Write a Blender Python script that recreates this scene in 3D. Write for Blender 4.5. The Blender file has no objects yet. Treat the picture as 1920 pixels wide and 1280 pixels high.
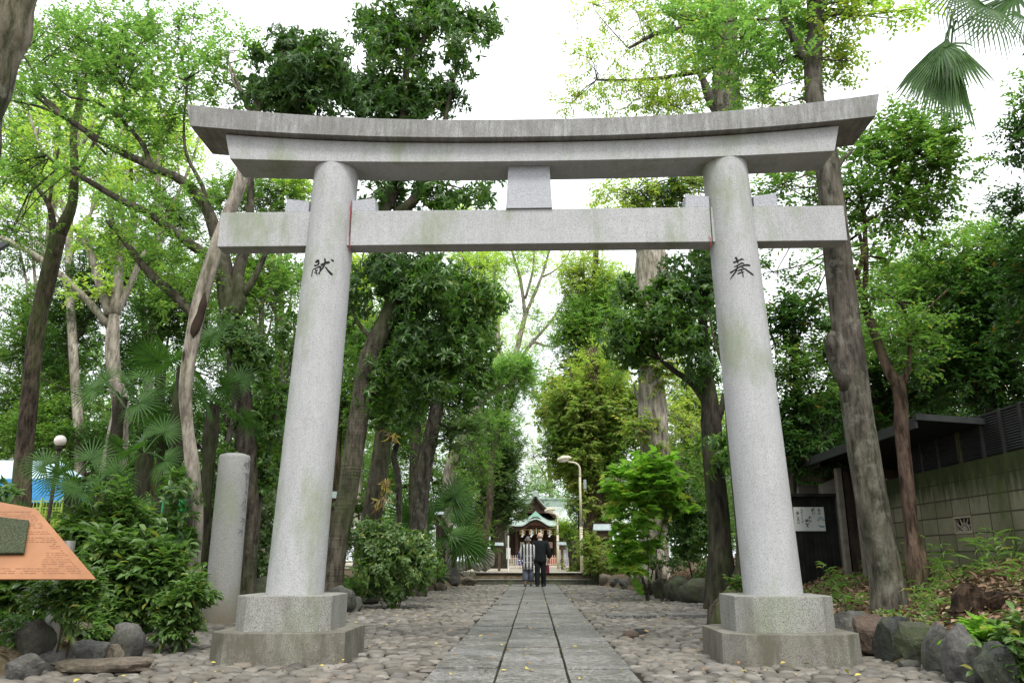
import bpy, bmesh, math, random
import numpy as np
from mathutils import Vector, Matrix
R=math.radians
random.seed(7); rng=np.random.default_rng(7)
C=bpy.context.scene.collection
scene=bpy.context.scene
# ---------------------------------------------------------------- camera
FPX=1500.; CH=.82
TH=math.atan(410/FPX); PS=math.atan(42/FPX*math.cos(TH))
FW=np.array([-math.sin(PS)*math.cos(TH),math.cos(PS)*math.cos(TH),math.sin(TH)])
RT=np.array([math.cos(PS),math.sin(PS),0.]); UP=np.cross(RT,FW)
cd=bpy.data.cameras.new('camera'); cam=bpy.data.objects.new('camera',cd); C.objects.link(cam)
cd.sensor_width=36; cd.lens=36*FPX/1920; cd.clip_start=.05; cd.clip_end=1500
cam.location=(0,0,CH); cam.rotation_euler=(math.pi/2+TH,0,PS); scene.camera=cam
# ---------------------------------------------------------------- sky, sun, exposure
SUN_EL,SUN_AZ=58,163      # azimuth clockwise from +Y : behind the camera, a little to the right
w=bpy.data.worlds.new('World'); scene.world=w; w.use_nodes=True
nt=w.node_tree; nt.nodes.clear()
sky=nt.nodes.new('ShaderNodeTexSky'); sky.sky_type='NISHITA'; sky.sun_disc=False
sky.sun_elevation=R(SUN_EL); sky.sun_rotation=R(SUN_AZ); sky.air_density=1.; sky.dust_density=6; sky.ozone_density=.4
hs=nt.nodes.new('ShaderNodeHueSaturation'); hs.inputs['Saturation'].default_value=.22; hs.inputs['Value'].default_value=1.0
tc=nt.nodes.new('ShaderNodeTexCoord'); nz=nt.nodes.new('ShaderNodeTexNoise'); nz.inputs['Scale'].default_value=2.2; nz.inputs['Detail'].default_value=5
rp=nt.nodes.new('ShaderNodeValToRGB'); rp.color_ramp.elements[0].position=.3; rp.color_ramp.elements[1].position=.7
rp.color_ramp.elements[0].color=(6.5,6.9,7.4,1); rp.color_ramp.elements[1].color=(11,11.2,11.4,1)
mx=nt.nodes.new('ShaderNodeMixRGB'); mx.inputs[0].default_value=.65
bg=nt.nodes.new('ShaderNodeBackground'); bg.inputs[1].default_value=.15
ow=nt.nodes.new('ShaderNodeOutputWorld')
L_=nt.links.new
L_(sky.outputs[0],hs.inputs['Color']); L_(tc.outputs['Generated'],nz.inputs['Vector']); L_(nz.outputs[0],rp.inputs[0])
L_(hs.outputs[0],mx.inputs[1]); L_(rp.outputs[0],mx.inputs[2]); L_(mx.outputs[0],bg.inputs[0]); L_(bg.outputs[0],ow.inputs[0])
sd=bpy.data.lights.new('sun','SUN'); sd.energy=1.5; sd.angle=R(14); sd.color=(1,.965,.91)
so=bpy.data.objects.new('sun',sd); C.objects.link(so)
az=R(SUN_AZ); el=R(SUN_EL)
sv=Vector((math.sin(az)*math.cos(el),math.cos(az)*math.cos(el),math.sin(el)))
so.rotation_euler=sv.to_track_quat('Z','Y').to_euler(); so.location=(0,-20,40)
scene.view_settings.view_transform='Standard'; scene.view_settings.look='None'
scene.view_settings.exposure=.8; scene.view_settings.gamma=1
scene.cycles.max_bounces=6; scene.cycles.diffuse_bounces=4; scene.cycles.glossy_bounces=2
scene.cycles.transmission_bounces=4; scene.cycles.transparent_max_bounces=4
scene.cycles.use_denoising=True
# ---------------------------------------------------------------- photo-pixel helpers (place real things at real distances)
def ray(x,y): return FW+RT*(x-960)/FPX-UP*(y-640)/FPX
def P(x,y,Y):
    d=ray(x,y); return np.array([0,0,CH])+d*Y/d[1]
def G(x,y,z=0.):
    d=ray(x,y); return np.array([0,0,CH])+d*(z-CH)/d[2]
def PX(x,y,X):
    d=ray(x,y); return np.array([0,0,CH])+d*X/d[0]
def mpp(p):  # metres per photo pixel at a point
    return float((np.array(p)-[0,0,CH])@FW)/FPX
# ---------------------------------------------------------------- object helpers
def tag(o,label=None,cat=None,group=None,kind=None):
    if label: o['label']=label
    if cat: o['category']=cat
    if group: o['group']=group
    if kind: o['kind']=kind
    return o
def thing(name,label,cat,loc=(0,0,0),group=None):
    o=bpy.data.objects.new(name,None); C.objects.link(o); o.location=tuple(float(v) for v in loc)
    o.empty_display_size=.1
    return tag(o,label,cat,group)
def wloc(o):
    v=Vector(o.location)
    while o.parent: o=o.parent; v+=Vector(o.location)
    return v
def link(name,me,mats,parent=None,smooth=False):
    for m in (mats if isinstance(mats,(list,tuple)) else [mats]): me.materials.append(m)
    o=bpy.data.objects.new(name,me); C.objects.link(o)
    if parent is not None:
        off=wloc(parent); me.transform(Matrix.Translation(-off)); o.parent=parent
    if smooth: me.polygons.foreach_set('use_smooth',[True]*len(me.polygons))
    return o
def tri_mesh(name,V,T,mi=None):
    me=bpy.data.meshes.new(name); V=np.asarray(V,dtype=np.float32); T=np.asarray(T,dtype=np.int32)
    me.vertices.add(len(V)); me.vertices.foreach_set('co',V.ravel())
    k=T.shape[1]; me.loops.add(T.size); me.loops.foreach_set('vertex_index',T.ravel())
    me.polygons.add(len(T)); me.polygons.foreach_set('loop_start',np.arange(0,T.size,k,dtype=np.int32))
    try: me.polygons.foreach_set('loop_total',np.full(len(T),k,dtype=np.int32))
    except Exception: pass
    if mi is not None: me.polygons.foreach_set('material_index',np.asarray(mi,dtype=np.int32))
    me.update(calc_edges=True); me.validate(); return me
class MB:
    """collects polygons of one part"""
    def __init__(s): s.v=[]; s.f=[]; s.m=[]
    def add(s,v,f,m=0):
        n=len(s.v); s.v+= [tuple(map(float,p)) for p in v]; s.f+=[tuple(i+n for i in q) for q in f]; s.m+=[m]*len(f); return s
    def box(s,c,d,rz=0,m=0,taper=1.,tilt=None):
        x,y,z=d[0]/2,d[1]/2,d[2]/2; v=[]
        for sz,t in ((-1,1.),(1,taper)):
            for sx,sy in ((-1,-1),(1,-1),(1,1),(-1,1)): v.append(Vector((sx*x*t,sy*y*t,sz*z)))
        M=Matrix.Rotation(rz,3,'Z')
        if tilt: M=M@Matrix.Rotation(tilt[1],3,tilt[0])
        v=[M@p+Vector(c) for p in v]
        return s.add(v,[(3,2,1,0),(4,5,6,7),(0,1,5,4),(1,2,6,5),(2,3,7,6),(3,0,4,7)],m)
    def prism(s,pts,z0,z1,m=0,top=1.):
        n=len(pts); cx=sum(p[0] for p in pts)/n; cy=sum(p[1] for p in pts)/n
        v=[(p[0],p[1],z0) for p in pts]+[(cx+(p[0]-cx)*top,cy+(p[1]-cy)*top,z1) for p in pts]
        return s.add(v,[tuple(range(n-1,-1,-1)),tuple(range(n,2*n))]+[(i,(i+1)%n,n+(i+1)%n,n+i) for i in range(n)],m)
    def tube(s,pts,rad,n=10,m=0,cap=True):
        V,T=tube_np(np.array(pts,float),np.array(rad,float) if np.ndim(rad) else np.full(len(pts),float(rad)),n)
        s.add(V,[tuple(q) for q in T],m)
        if cap:
            k=len(pts); b=len(s.v)-k*n
            s.f+=[tuple(range(b+n-1,b-1,-1)),tuple(range(b+(k-1)*n,b+k*n))]; s.m+=[m,m]
        return s
    def build(s,name,mats,parent=None,smooth=False,bevel=0):
        me=bpy.data.meshes.new(name); me.from_pydata(s.v,[],s.f); me.polygons.foreach_set('material_index',s.m)
        me.update()
        if bevel:
            bm=bmesh.new(); bm.from_mesh(me); bmesh.ops.remove_doubles(bm,verts=bm.verts,dist=1e-5)
            es=[e for e in bm.edges if e.is_manifold and e.calc_face_angle(0)>.5]
            bmesh.ops.bevel(bm,geom=es,offset=bevel,segments=2,affect='EDGES',profile=.6); bm.to_mesh(me); bm.free()
        o=link(name,me,mats,parent)
        if smooth:
            me.polygons.foreach_set('use_smooth',[True]*len(me.polygons))
        return o
def tube_np(p,r,n=8,jit=0,seed=0):
    k=len(p); t=np.gradient(p,axis=0); t/=np.linalg.norm(t,axis=1)[:,None]+1e-9
    ref=np.array([0.,1.,0.]) if abs(t[0,1])<.8 else np.array([1.,0,0])
    a=np.cross(t,ref); a/=np.linalg.norm(a,axis=1)[:,None]+1e-9; b=np.cross(t,a)
    an=np.arange(n)*2*math.pi/n
    rr=np.repeat(r[:,None],n,1)
    if jit:
        g=np.random.default_rng(seed); ph=g.uniform(0,6,8)
        s_=np.arange(k)[:,None]
        rr=rr*(1+jit*(np.sin(an*2+ph[0]+s_*.35)*.5+np.sin(an*3+ph[1]-s_*.22)*.4+np.sin(an*5+ph[2]+s_*.5)*.25+np.sin(s_*.9+ph[3])*.3))
    V=p[:,None,:]+rr[:,:,None]*(a[:,None,:]*np.cos(an)[None,:,None]+b[:,None,:]*np.sin(an)[None,:,None])
    i=np.arange(k-1)[:,None]*n; j=np.arange(n)[None,:]; j2=(j+1)%n
    T=np.stack([i+j,i+j2,i+n+j2,i+n+j],-1).reshape(-1,4)
    return V.reshape(-1,3),T
def smooth_path(p,r,step):
    """Catmull-Rom resample of points and radii"""
    p=np.array(p,float); r=np.array(r,float)
    if len(p)<3:
        q=np.vstack([2*p[0]-p[1],p,2*p[-1]-p[-2]])
    else: q=np.vstack([2*p[0]-p[1],p,2*p[-1]-p[-2]])
    rq=np.concatenate([[r[0]],r,[r[-1]]]); P_,R_=[],[]
    for i in range(1,len(q)-2):
        L=np.linalg.norm(q[i+1]-q[i]); n=max(2,int(L/step))
        for t in np.arange(n)/n:
            P_.append(.5*((2*q[i])+(-q[i-1]+q[i+1])*t+(2*q[i-1]-5*q[i]+4*q[i+1]-q[i+2])*t*t+(-q[i-1]+3*q[i]-3*q[i+1]+q[i+2])*t**3))
            R_.append(rq[i]*(1-t)+rq[i+1]*t)
    P_.append(q[-2]); R_.append(rq[-2]); return np.array(P_),np.array(R_)
# ---------------------------------------------------------------- materials
def newmat(name):
    m=bpy.data.materials.new(name); m.use_nodes=True; n=m.node_tree; n.nodes.clear()
    o=n.nodes.new('ShaderNodeOutputMaterial'); b=n.nodes.new('ShaderNodeBsdfPrincipled'); n.links.new(b.outputs[0],o.inputs[0])
    return m,n,b,o
def nd(n,t,**k):
    x=n.nodes.new(t)
    for a,v in k.items():
        if hasattr(x,a): setattr(x,a,v)
        else: x.inputs[a.replace('_',' ')].default_value=v
    return x
def ramp(n,src,stops):
    r=n.nodes.new('ShaderNodeValToRGB'); e=r.color_ramp.elements
    while len(e)<len(stops): e.new(.5)
    for i,(p,c) in enumerate(stops):
        e[i].position=p; e[i].color=(c,c,c,1) if not isinstance(c,(tuple,list)) else (*c,1)
    n.links.new(src,r.inputs[0]); return r.outputs[0]
def mixc(n,f,a,b,mode='MIX'):
    m=n.nodes.new('ShaderNodeMixRGB'); m.blend_type=mode
    for i,v in ((0,f),(1,a),(2,b)):
        if hasattr(v,'default_value') or hasattr(v,'links'): n.links.new(v,m.inputs[i])
        elif isinstance(v,(int,float)): m.inputs[i].default_value=v
        else: m.inputs[i].default_value=(*v,1)
    return m.outputs[0]
def noise(n,vec,scale,detail=3,rough=.55,dim=None):
    x=n.nodes.new('ShaderNodeTexNoise'); x.inputs['Scale'].default_value=scale; x.inputs['Detail'].default_value=detail; x.inputs['Roughness'].default_value=rough
    if vec is not None: n.links.new(vec,x.inputs['Vector'])
    return x.outputs[0]
def coords(n,scale=(1,1,1)):
    g=n.nodes.new('ShaderNodeNewGeometry'); m=n.nodes.new('ShaderNodeMapping'); m.inputs['Scale'].default_value=scale
    n.links.new(g.outputs['Position'],m.inputs[0]); return m.outputs[0]
def bump(n,b,h,strength=.4,dist=.01):
    x=n.nodes.new('ShaderNodeBump'); x.inputs['Strength'].default_value=strength; x.inputs['Distance'].default_value=dist
    n.links.new(h,x.inputs['Height']); n.links.new(x.outputs[0],b.inputs['Normal'])
def plain(name,col,rough=.6,metal=0,var=.15,scale=8,bmp=0):
    m,n,b,o=newmat(name); v=coords(n)
    f=noise(n,v,scale,4); c=mixc(n,ramp(n,f,[(.3,0.),(.7,1.)]),tuple(x*(1-var) for x in col),tuple(min(1,x*(1+var)) for x in col))
    n.links.new(c,b.inputs['Base Color']); b.inputs['Roughness'].default_value=rough; b.inputs['Metallic'].default_value=metal; b.inputs['Specular IOR Level'].default_value=.5 if rough<.55 else .12
    if bmp: bump(n,b,noise(n,v,scale*6,4),bmp,.01)
    return m
def granite(name,base,dark,speck=.35,stain=0,moss=.25,streak=0,basedirt=0):
    m,n,b,o=newmat(name); v=coords(n)
    f1=noise(n,v,130,2,.7); c=mixc(n,ramp(n,f1,[(.36,0.),(.5,1.)]),dark,base)
    vo=n.nodes.new('ShaderNodeTexVoronoi'); vo.inputs['Scale'].default_value=210; n.links.new(v,vo.inputs['Vector'])
    c=mixc(n,ramp(n,vo.outputs['Color'],[(.12,speck),(.3,0.)]),c,tuple(x*.25 for x in dark))
    f2=noise(n,v,3.1,5,.6); c=mixc(n,ramp(n,f2,[(.35,.22),(.65,0.)]),c,tuple(x*.75 for x in base))
    if moss:
        vm=coords(n,(1.1,1.,.45)); f3=noise(n,vm,2.3,5,.62); c=mixc(n,ramp(n,f3,[(.52,0.),(.68,moss)]),c,(.17,.22,.10))
    if streak:
        vs=coords(n,(19,3,2.6)); f4=noise(n,vs,1,8,.8); c=mixc(n,ramp(n,f4,[(.36,streak),(.62,0.)]),c,(.07,.067,.06)); f6=noise(n,coords(n,(1.2,1,1)),1.7,5,.7); c=mixc(n,ramp(n,f6,[(.4,streak*.7),(.62,0.)]),c,(.11,.105,.095))
    if stain:
        f5=noise(n,coords(n,(3,3,1.2)),1.6,6,.7); c=mixc(n,ramp(n,f5,[(.42,0.),(.62,stain)]),c,(.085,.08,.055))
    if basedirt:
        g=n.nodes.new('ShaderNodeSeparateXYZ'); gg=n.nodes.new('ShaderNodeNewGeometry'); n.links.new(gg.outputs['Position'],g.inputs[0])
        ad=n.nodes.new('ShaderNodeMath'); ad.operation='ADD'; n.links.new(g.outputs['Z'],ad.inputs[0])
        mm=n.nodes.new('ShaderNodeMath'); mm.operation='MULTIPLY'; mm.inputs[1].default_value=.55; n.links.new(noise(n,coords(n,(3,3,1)),2,4),mm.inputs[0]); n.links.new(mm.outputs[0],ad.inputs[1])
        c=mixc(n,ramp(n,ad.outputs[0],[(.3,basedirt),(.85,0.)]),c,(.15,.125,.075))
    n.links.new(c,b.inputs['Base Color']); b.inputs['Roughness'].default_value=.78; b.inputs['Specular IOR Level'].default_value=.3
    bump(n,b,f1,.25,.004); return m
def bark(name,c1,c2,moss=0,scale=1.,lichen=0,rings=0,bmp=.9):
    c1=tuple(x*.42 for x in c1); c2=tuple(x*.76 for x in c2)
    m,n,b,o=newmat(name); v=coords(n,(14*scale,14*scale,3.2*scale)); f=noise(n,v,1,7,.68)
    c=mixc(n,ramp(n,f,[(.38,0.),(.60,1.)]),c1,c2)
    f2=noise(n,coords(n),1.3,5,.65); c=mixc(n,ramp(n,f2,[(.4,.5),(.6,0.)]),c,tuple(x*.62 for x in c1))
    if lichen: c=mixc(n,ramp(n,noise(n,coords(n),6,5,.7),[(.52,0.),(.64,lichen)]),c,(.33,.33,.27))
    if moss: c=mixc(n,ramp(n,noise(n,coords(n,(1,1,.5)),1.9,5,.7),[(.44,0.),(.6,moss)]),c,(.06,.10,.018))
    h=f
    if rings:
        wv=noise(n,coords(n,(2,2,26)),1,4,.6); h=mixc(n,.45,f,wv); c=mixc(n,ramp(n,wv,[(.36,rings),(.48,0.)]),c,tuple(x*.45 for x in c1))
    n.links.new(c,b.inputs['Base Color']); b.inputs['Roughness'].default_value=.9; b.inputs['Specular IOR Level'].default_value=.15; bump(n,b,h,bmp*1.3,.04); return m
def leafmat(name,a,bcol,rough=.42,trans=.4,yellow=None,yf=0,spec=.28):
    if 'palm' not in name and 'dead' not in name and 'fallen' not in name: a=(a[0]*1.28,a[1]*1.22,a[2]*1.3); bcol=(bcol[0]*1.28,bcol[1]*1.22,bcol[2]*1.3)
    m,n,b,o=newmat(name); g=n.nodes.new('ShaderNodeNewGeometry')
    r=g.outputs['Random Per Island']; c=mixc(n,r,a,bcol)
    if yellow: 
        wn=n.nodes.new('ShaderNodeMath'); wn.operation='MULTIPLY'; wn.inputs[1].default_value=7.31; n.links.new(r,wn.inputs[0])
        fr=n.nodes.new('ShaderNodeMath'); fr.operation='FRACT'; n.links.new(wn.outputs[0],fr.inputs[0])
        c=mixc(n,ramp(n,fr.outputs[0],[(1-yf-.02,0.),(1-yf,1.)]),c,yellow)
    f=noise(n,coords(n),.9,3); c=mixc(n,ramp(n,f,[(.35,.32),(.62,0.)]),c,tuple(x*.8 for x in a))
    n.links.new(c,b.inputs['Base Color']); b.inputs['Roughness'].default_value=rough; b.inputs['Specular IOR Level'].default_value=spec
    t=n.nodes.new('ShaderNodeBsdfTranslucent'); tcx=mixc(n,1.,c,(1.45,1.75,.80),'MULTIPLY'); n.links.new(tcx,t.inputs[0])
    ms=n.nodes.new('ShaderNodeMixShader'); ms.inputs[0].default_value=trans
    n.links.new(b.outputs[0],ms.inputs[1]); n.links.new(t.outputs[0],ms.inputs[2]); n.links.new(ms.outputs[0],o.inputs[0]); return m
M={}
M['torii']=granite('torii_granite',(.425,.43,.432),(.25,.255,.262),.35,moss=.55,streak=.14)
M['kasagi']=granite('weathered_top_granite',(.385,.39,.385),(.18,.18,.18),.5,moss=.15,streak=.62,stain=.2)
M['under']=granite('strut_granite',(.39,.40,.425),(.22,.23,.255),.5,moss=0)
M['plinth']=granite('plinth_granite',(.31,.31,.285),(.09,.09,.085),.7,moss=.35,stain=.45)
M['plinth_low']=granite('low_plinth_granite',(.25,.235,.20),(.07,.063,.052),.8,moss=.2,stain=.85,streak=.25)
M['post']=granite('post_granite',(.31,.31,.295),(.14,.14,.133),.6,moss=.4,basedirt=.8)
M['carve']=plain('carved_dark',(.022,.022,.022),.9)  # even dark tone for engraved strokes and beam joints
M['carve_soft']=plain('carved_soft_grey',(.16,.165,.17),.9)  # even mid grey for the strokes on the marker post
M['bark_grey']=bark('grey_smooth_bark',(.080,.068,.055),(.205,.180,.148),moss=.12,lichen=.30,rings=0,bmp=.9)
M['bark_mag']=bark('ringed_olive_bark',(.075,.064,.048),(.165,.145,.108),moss=.3,rings=.15,bmp=.8)
M['bark_pale']=bark('pale_mottled_bark',(.30,.25,.20),(.58,.52,.43),moss=.2,scale=.8,lichen=.3,bmp=.7)
M['bark_brown']=bark('brown_furrowed_bark',(.035,.026,.019),(.155,.118,.085),moss=.5,scale=1.3)
M['bark_red']=bark('reddish_flaky_bark',(.065,.038,.027),(.21,.145,.105),moss=.2,scale=1.2)
M['bark_dark']=bark('dark_bark',(.035,.03,.024),(.10,.085,.065),moss=.3)
M['bark_rough']=bark('deep_furrowed_bark',(.06,.045,.032),(.36,.30,.235),moss=.22,scale=.75,lichen=.45,bmp=1.0)
M['bark_limb']=bark('dark_limb_bark',(.045,.036,.028),(.13,.108,.085),moss=.25,lichen=.15)
M['bark_moss']=bark('mossy_bark',(.06,.055,.035),(.15,.13,.09),moss=.9)
M['wood_dead']=plain('rotten_wood',(.035,.025,.018),.95,bmp=.6)
M['leaf_mag']=leafmat('magnolia_leaf',(.030,.080,.016),(.090,.175,.030),.30,.42,(.19,.24,.05),.06,.42)
M['leaf_dark']=leafmat('dark_evergreen_leaf',(.026,.066,.018),(.070,.135,.032),.33,.38)
M['leaf_mid']=leafmat('mid_green_leaf',(.060,.120,.030),(.125,.210,.052),.40,.55,(.26,.25,.07),.04)
M['leaf_bright']=leafmat('bright_green_leaf',(.085,.165,.050),(.150,.240,.075),.42,.58,(.3,.30,.08),.02)
M['leaf_lime']=leafmat('lime_leaf',(.18,.27,.060),(.28,.36,.09),.5,.65,(.38,.34,.10),.1)
M['leaf_autumn']=leafmat('turning_leaf',(.15,.22,.050),(.25,.30,.070),.5,.62,(.42,.34,.09),.10)
M['leaf_ivy']=leafmat('vine_leaf',(.12,.18,.045),(.20,.25,.07),.5,.58,(.36,.27,.09),.10)
M['leaf_sage']=leafmat('grey_green_leaf',(.07,.125,.05),(.13,.19,.08),.36,.5)
M['leaf_palm']=leafmat('palm_leaf',(.028,.072,.018),(.070,.145,.032),.42,.32,spec=.15)
M['leaf_shrub']=leafmat('glossy_shrub_leaf',(.050,.100,.028),(.115,.195,.050),.27,.38,(.28,.28,.06),.04,.45)
M['leaf_sasa']=leafmat('bamboo_grass_leaf',(.08,.15,.035),(.14,.23,.06),.38,.4,(.3,.28,.1),.08)
M['litter']=leafmat('dead_leaf',(.085,.045,.025),(.25,.16,.10),.7,.1,(.33,.25,.16),.2,spec=.3)
M['fallen']=leafmat('fallen_leaf',(.22,.12,.05),(.42,.33,.14),.6,.1,(.5,.42,.08),.3)
M['metal_grey']=plain('brushed_steel',(.42,.41,.38),.35,.7,.06,3)
M['cream']=plain('cream_paint',(.46,.42,.31),.5,0,.12,4)
M['white']=plain('white_paint',(.78,.78,.76),.5,0,.05)
M['red_cord']=plain('red_cord',(.35,.04,.05),.8)
M['dark_wood']=plain('weathered_dark_wood',(.045,.036,.028),.75,0,.4,5,.5)
M['brown_wood']=plain('brown_wood',(.095,.065,.045),.7,0,.35,5,.4)
M['grey_wood']=plain('grey_post_wood',(.13,.12,.095),.8,0,.3,6,.4)
M['copper_roof']=plain('verdigris_copper_roof',(.31,.38,.345),.5,0,.2,2,.2)
M['roof_tin']=plain('pale_roof_sheet',(.50,.54,.51),.45,0,.15,1.5)
M['tin']=plain('grey_blue_tin',(.32,.38,.38),.4,.3,.15,4)
M['concrete']=plain('stained_concrete',(.16,.15,.125),.85,0,.35,2.5,.4)
# ================================================================ the setting
BR=np.array([(3.3,-5),(3.25,4.5),(3.06,5.9),(2.98,6.6),(2.9,7.4),(3.15,9.3),(3.3,12),(3.3,16.5),(2.75,20),(2.5,24),(2.15,28.),(2.15,29)])
BL=np.array([(-3.9,-5),(-3.95,5),(-3.85,6),(-3.6,6.5),(-3.6,7.1),(-3.95,8.2),(-4.7,10),(-4.9,12.2),(-3.9,13.4),(-3.15,14.3),(-3.2,17),(-3.1,24),(-2.2,28.),(-2.2,29)])
def sst(t): t=np.clip(t,0,1); return t*t*(3-2*t)
def gz(x,y):
    x=np.asarray(x,float); y=np.asarray(y,float)
    xr=np.interp(y,BR[:,1],BR[:,0]); xl=np.interp(y,BL[:,1],BL[:,0])
    dr=x-xr; dl=xl-x
    zr=np.where(dr>0,.26*sst(dr/.3)+np.clip(dr-.1,0,2.)*.29,0)
    zl=np.where(dl>0,.22*sst(dl/.3)+np.clip(dl-.1,0,4)*.06,0)
    wob=.03*np.sin(x*2.1+y*1.3)+.02*np.sin(x*4.7-y*3.1)
    z=zr+zl+np.where((dr>.3)|(dl>.3),wob,0)
    ter=.4*sst((y-28.55)/.1)
    far=sst((y-29)/20)
    z=np.where(y>28.5,np.maximum(ter,z*(1-far)+.4*far),z)
    return z
def gzs(x,y): return float(gz(x,y))
xs=np.unique(np.round(np.concatenate([np.array([-400,-200,-100,-60,-40,-30,-24,-20,-17,-14,-12]),np.arange(-10,9,.14),np.array([9,10,12,14,17,20,24,30,40,60,100,200,400])]),3))
ys=np.unique(np.round(np.concatenate([np.array([-60,-20,-8,-2,1]),np.arange(3,28.5,.16),np.array([28.5,28.52,28.54,28.6,28.66,28.8]),np.arange(29,40,.5),np.array([42,45,50,60,75,90,120,160,220,350,700])]),3))
X,Y=np.meshgrid(xs,ys); Z=gz(X,Y)-.0
V=np.stack([X,Y,Z],-1).reshape(-1,3); nx=len(xs); i=np.arange(len(ys)-1)[:,None]*nx; j=np.arange(nx-1)[None,:]
T=np.stack([i+j,i+j+1,i+nx+j+1,i+nx+j],-1).reshape(-1,4)
m,n,b,o=newmat('soil'); v=coords(n)
c=mixc(n,ramp(n,noise(n,v,7,6,.65),[(.35,0.),(.65,1.)]),(.055,.042,.028),(.15,.115,.08))
c=mixc(n,ramp(n,noise(n,v,38,4,.7),[(.5,0.),(.62,.7)]),c,(.24,.17,.115))
c=mixc(n,ramp(n,noise(n,v,.35,4,.6),[(.4,.0),(.6,.35)]),c,(.07,.085,.035))
n.links.new(c,b.inputs['Base Color']); b.inputs['Roughness'].default_value=.95; b.inputs['Specular IOR Level'].default_value=.1; bump(n,b,noise(n,v,30,6,.7),.9,.03); M['soil']=m
m,n,b,o=newmat('terrace_gravel'); v=coords(n)
c=mixc(n,ramp(n,noise(n,v,9,6,.7),[(.35,0.),(.65,1.)]),(.30,.255,.20),(.46,.41,.34))
n.links.new(c,b.inputs['Base Color']); b.inputs['Roughness'].default_value=.95; M['gravel']=m
tag(link('ground',tri_mesh('ground',V,T),M['soil'],smooth=True),kind='structure')
# upper terrace surface (sheet above the soil)
mb=MB(); ts=[(-2.2,28.56),(2.15,28.56),(3.2,31),(6,36),(30,60),(30,160),(-30,160),(-30,60),(-5,36),(-3,31)]
mb.add([(x,y,.408) for x,y in ts],[tuple(range(len(ts)))]); tag(mb.build('terrace',M['gravel']),kind='structure')
# bedding under the cobbles
mb=MB(); k=[(x,y) for x,y in BR[1:-1]]+[(2.15,28.4)]; q=[(x,y) for x,y in BL[1:-1]]+[(-2.2,28.4)]
pts=[(x+.05,y,.004) for x,y in k]+[(x-.05,y,.004) for x,y in reversed(q)]
mb.add(pts,[tuple(range(len(pts)))]); 
M['bedding']=plain('bedding_earth',(.024,.020,.015),.95,0,.4,9,.5)
tag(mb.build('bedding',M['bedding']),kind='structure')
# cobbles: one paving mesh of real stones
PW=.745; PCX=-.022
def in_oct(x,y,cx,cy,h): return (abs(x-cx)<h)&(abs(y-cy)<h)
def cobbles():
    pts=[]; y=3.6
    while y<28.45:
        dy=.098 if y<17 else .16
        x=-5.6+random.random()*.2
        while x<4.6:
            dx=random.uniform(.105,.19)*(1 if y<17 else 1.25); xx=x+dx/2; yy=y+random.uniform(-.028,.028)
            xr=np.interp(yy,BR[:,1],BR[:,0]); xl=np.interp(yy,BL[:,1],BL[:,0])
            if xl-.1<xx<xr+.08 and abs(xx-PCX)>PW+dx*.30 and not any(abs(xx-c)<.53 and abs(yy-7.33)<.53 for c in (-2.115,2.07)):
                pts.append((xx,yy,dx*random.uniform(.42,.58),dy*random.uniform(.5,.68),random.uniform(-.5,.5)))
            x+=dx
        y+=dy
    return np.array(pts)
cb=cobbles()
def stones_mesh(cb,nseg,rings,h):
    N=len(cb); an=np.arange(nseg)*2*math.pi/nseg
    out=[]; hh=rng.uniform(.6,1.25,N)*h; ph=rng.uniform(0,6,(N,3)); tl=rng.uniform(-.14,.14,(N,2))
    for k in range(rings+1):
        t=k/rings; rad=math.cos(t*math.pi/2)**.5 if k<rings else .0
        zz=math.sin(t*math.pi/2)
        rr=(1+.10*np.sin(2*an[None]+ph[:,:1])+.07*np.sin(3*an[None]+ph[:,1:2]))*rad
        lx=rr*np.cos(an)[None]*cb[:,2:3]; ly=rr*np.sin(an)[None]*cb[:,3:4]
        c,s=np.cos(cb[:,4:5]),np.sin(cb[:,4:5])
        x=cb[:,0:1]+lx*c-ly*s; y=cb[:,1:2]+lx*s+ly*c
        z=zz*hh[:,None]-.008+lx*tl[:,:1]+ly*tl[:,1:]
        p=np.stack([x,y,z],-1); out.append(p[:, :1] if k==rings else p)
    V=np.concatenate(out,1); nv=V.shape[1]; f=[]
    for k in range(rings-1):
        for a in range(nseg):
            a2=(a+1)%nseg; p,q,r,s=k*nseg+a,k*nseg+a2,(k+1)*nseg+a2,(k+1)*nseg+a; f+=[(p,q,r),(p,r,s)]
    for a in range(nseg): f.append(((rings-1)*nseg+a,(rings-1)*nseg+(a+1)%nseg,rings*nseg))
    T=(np.array(f)[None]+np.arange(N)[:,None,None]*nv).reshape(-1,3)
    return V.reshape(-1,3),T
nearc=cb[cb[:,1]<12]; farc=cb[cb[:,1]>=12]
V1,T1=stones_mesh(nearc,12,5,.037); V2,T2=stones_mesh(farc,8,3,.036)
m,n,b,o=newmat('river_cobble'); g=n.nodes.new('ShaderNodeNewGeometry'); r=g.outputs['Random Per Island']; v=coords(n)
c=ramp(n,r,[(0.,(.060,.056,.050)),(.3,(.130,.120,.103)),(.55,(.190,.175,.150)),(.75,(.105,.102,.095)),(.9,(.24,.225,.20)),(1.,(.18,.150,.115))])
c=mixc(n,ramp(n,noise(n,v,22,5,.7),[(.36,.35),(.62,0.)]),c,(.085,.075,.06))
c=mixc(n,ramp(n,noise(n,v,.6,4,.6),[(.4,0.),(.62,.30)]),c,(.11,.095,.07))
n.links.new(c,b.inputs['Base Color']); n.links.new(ramp(n,noise(n,v,1.3,3),[(.4,.55),(.6,.8)]),b.inputs['Roughness']); b.inputs['Specular IOR Level'].default_value=.25; bump(n,b,noise(n,v,60,4,.7),.3,.006); M['cobble']=m
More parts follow.
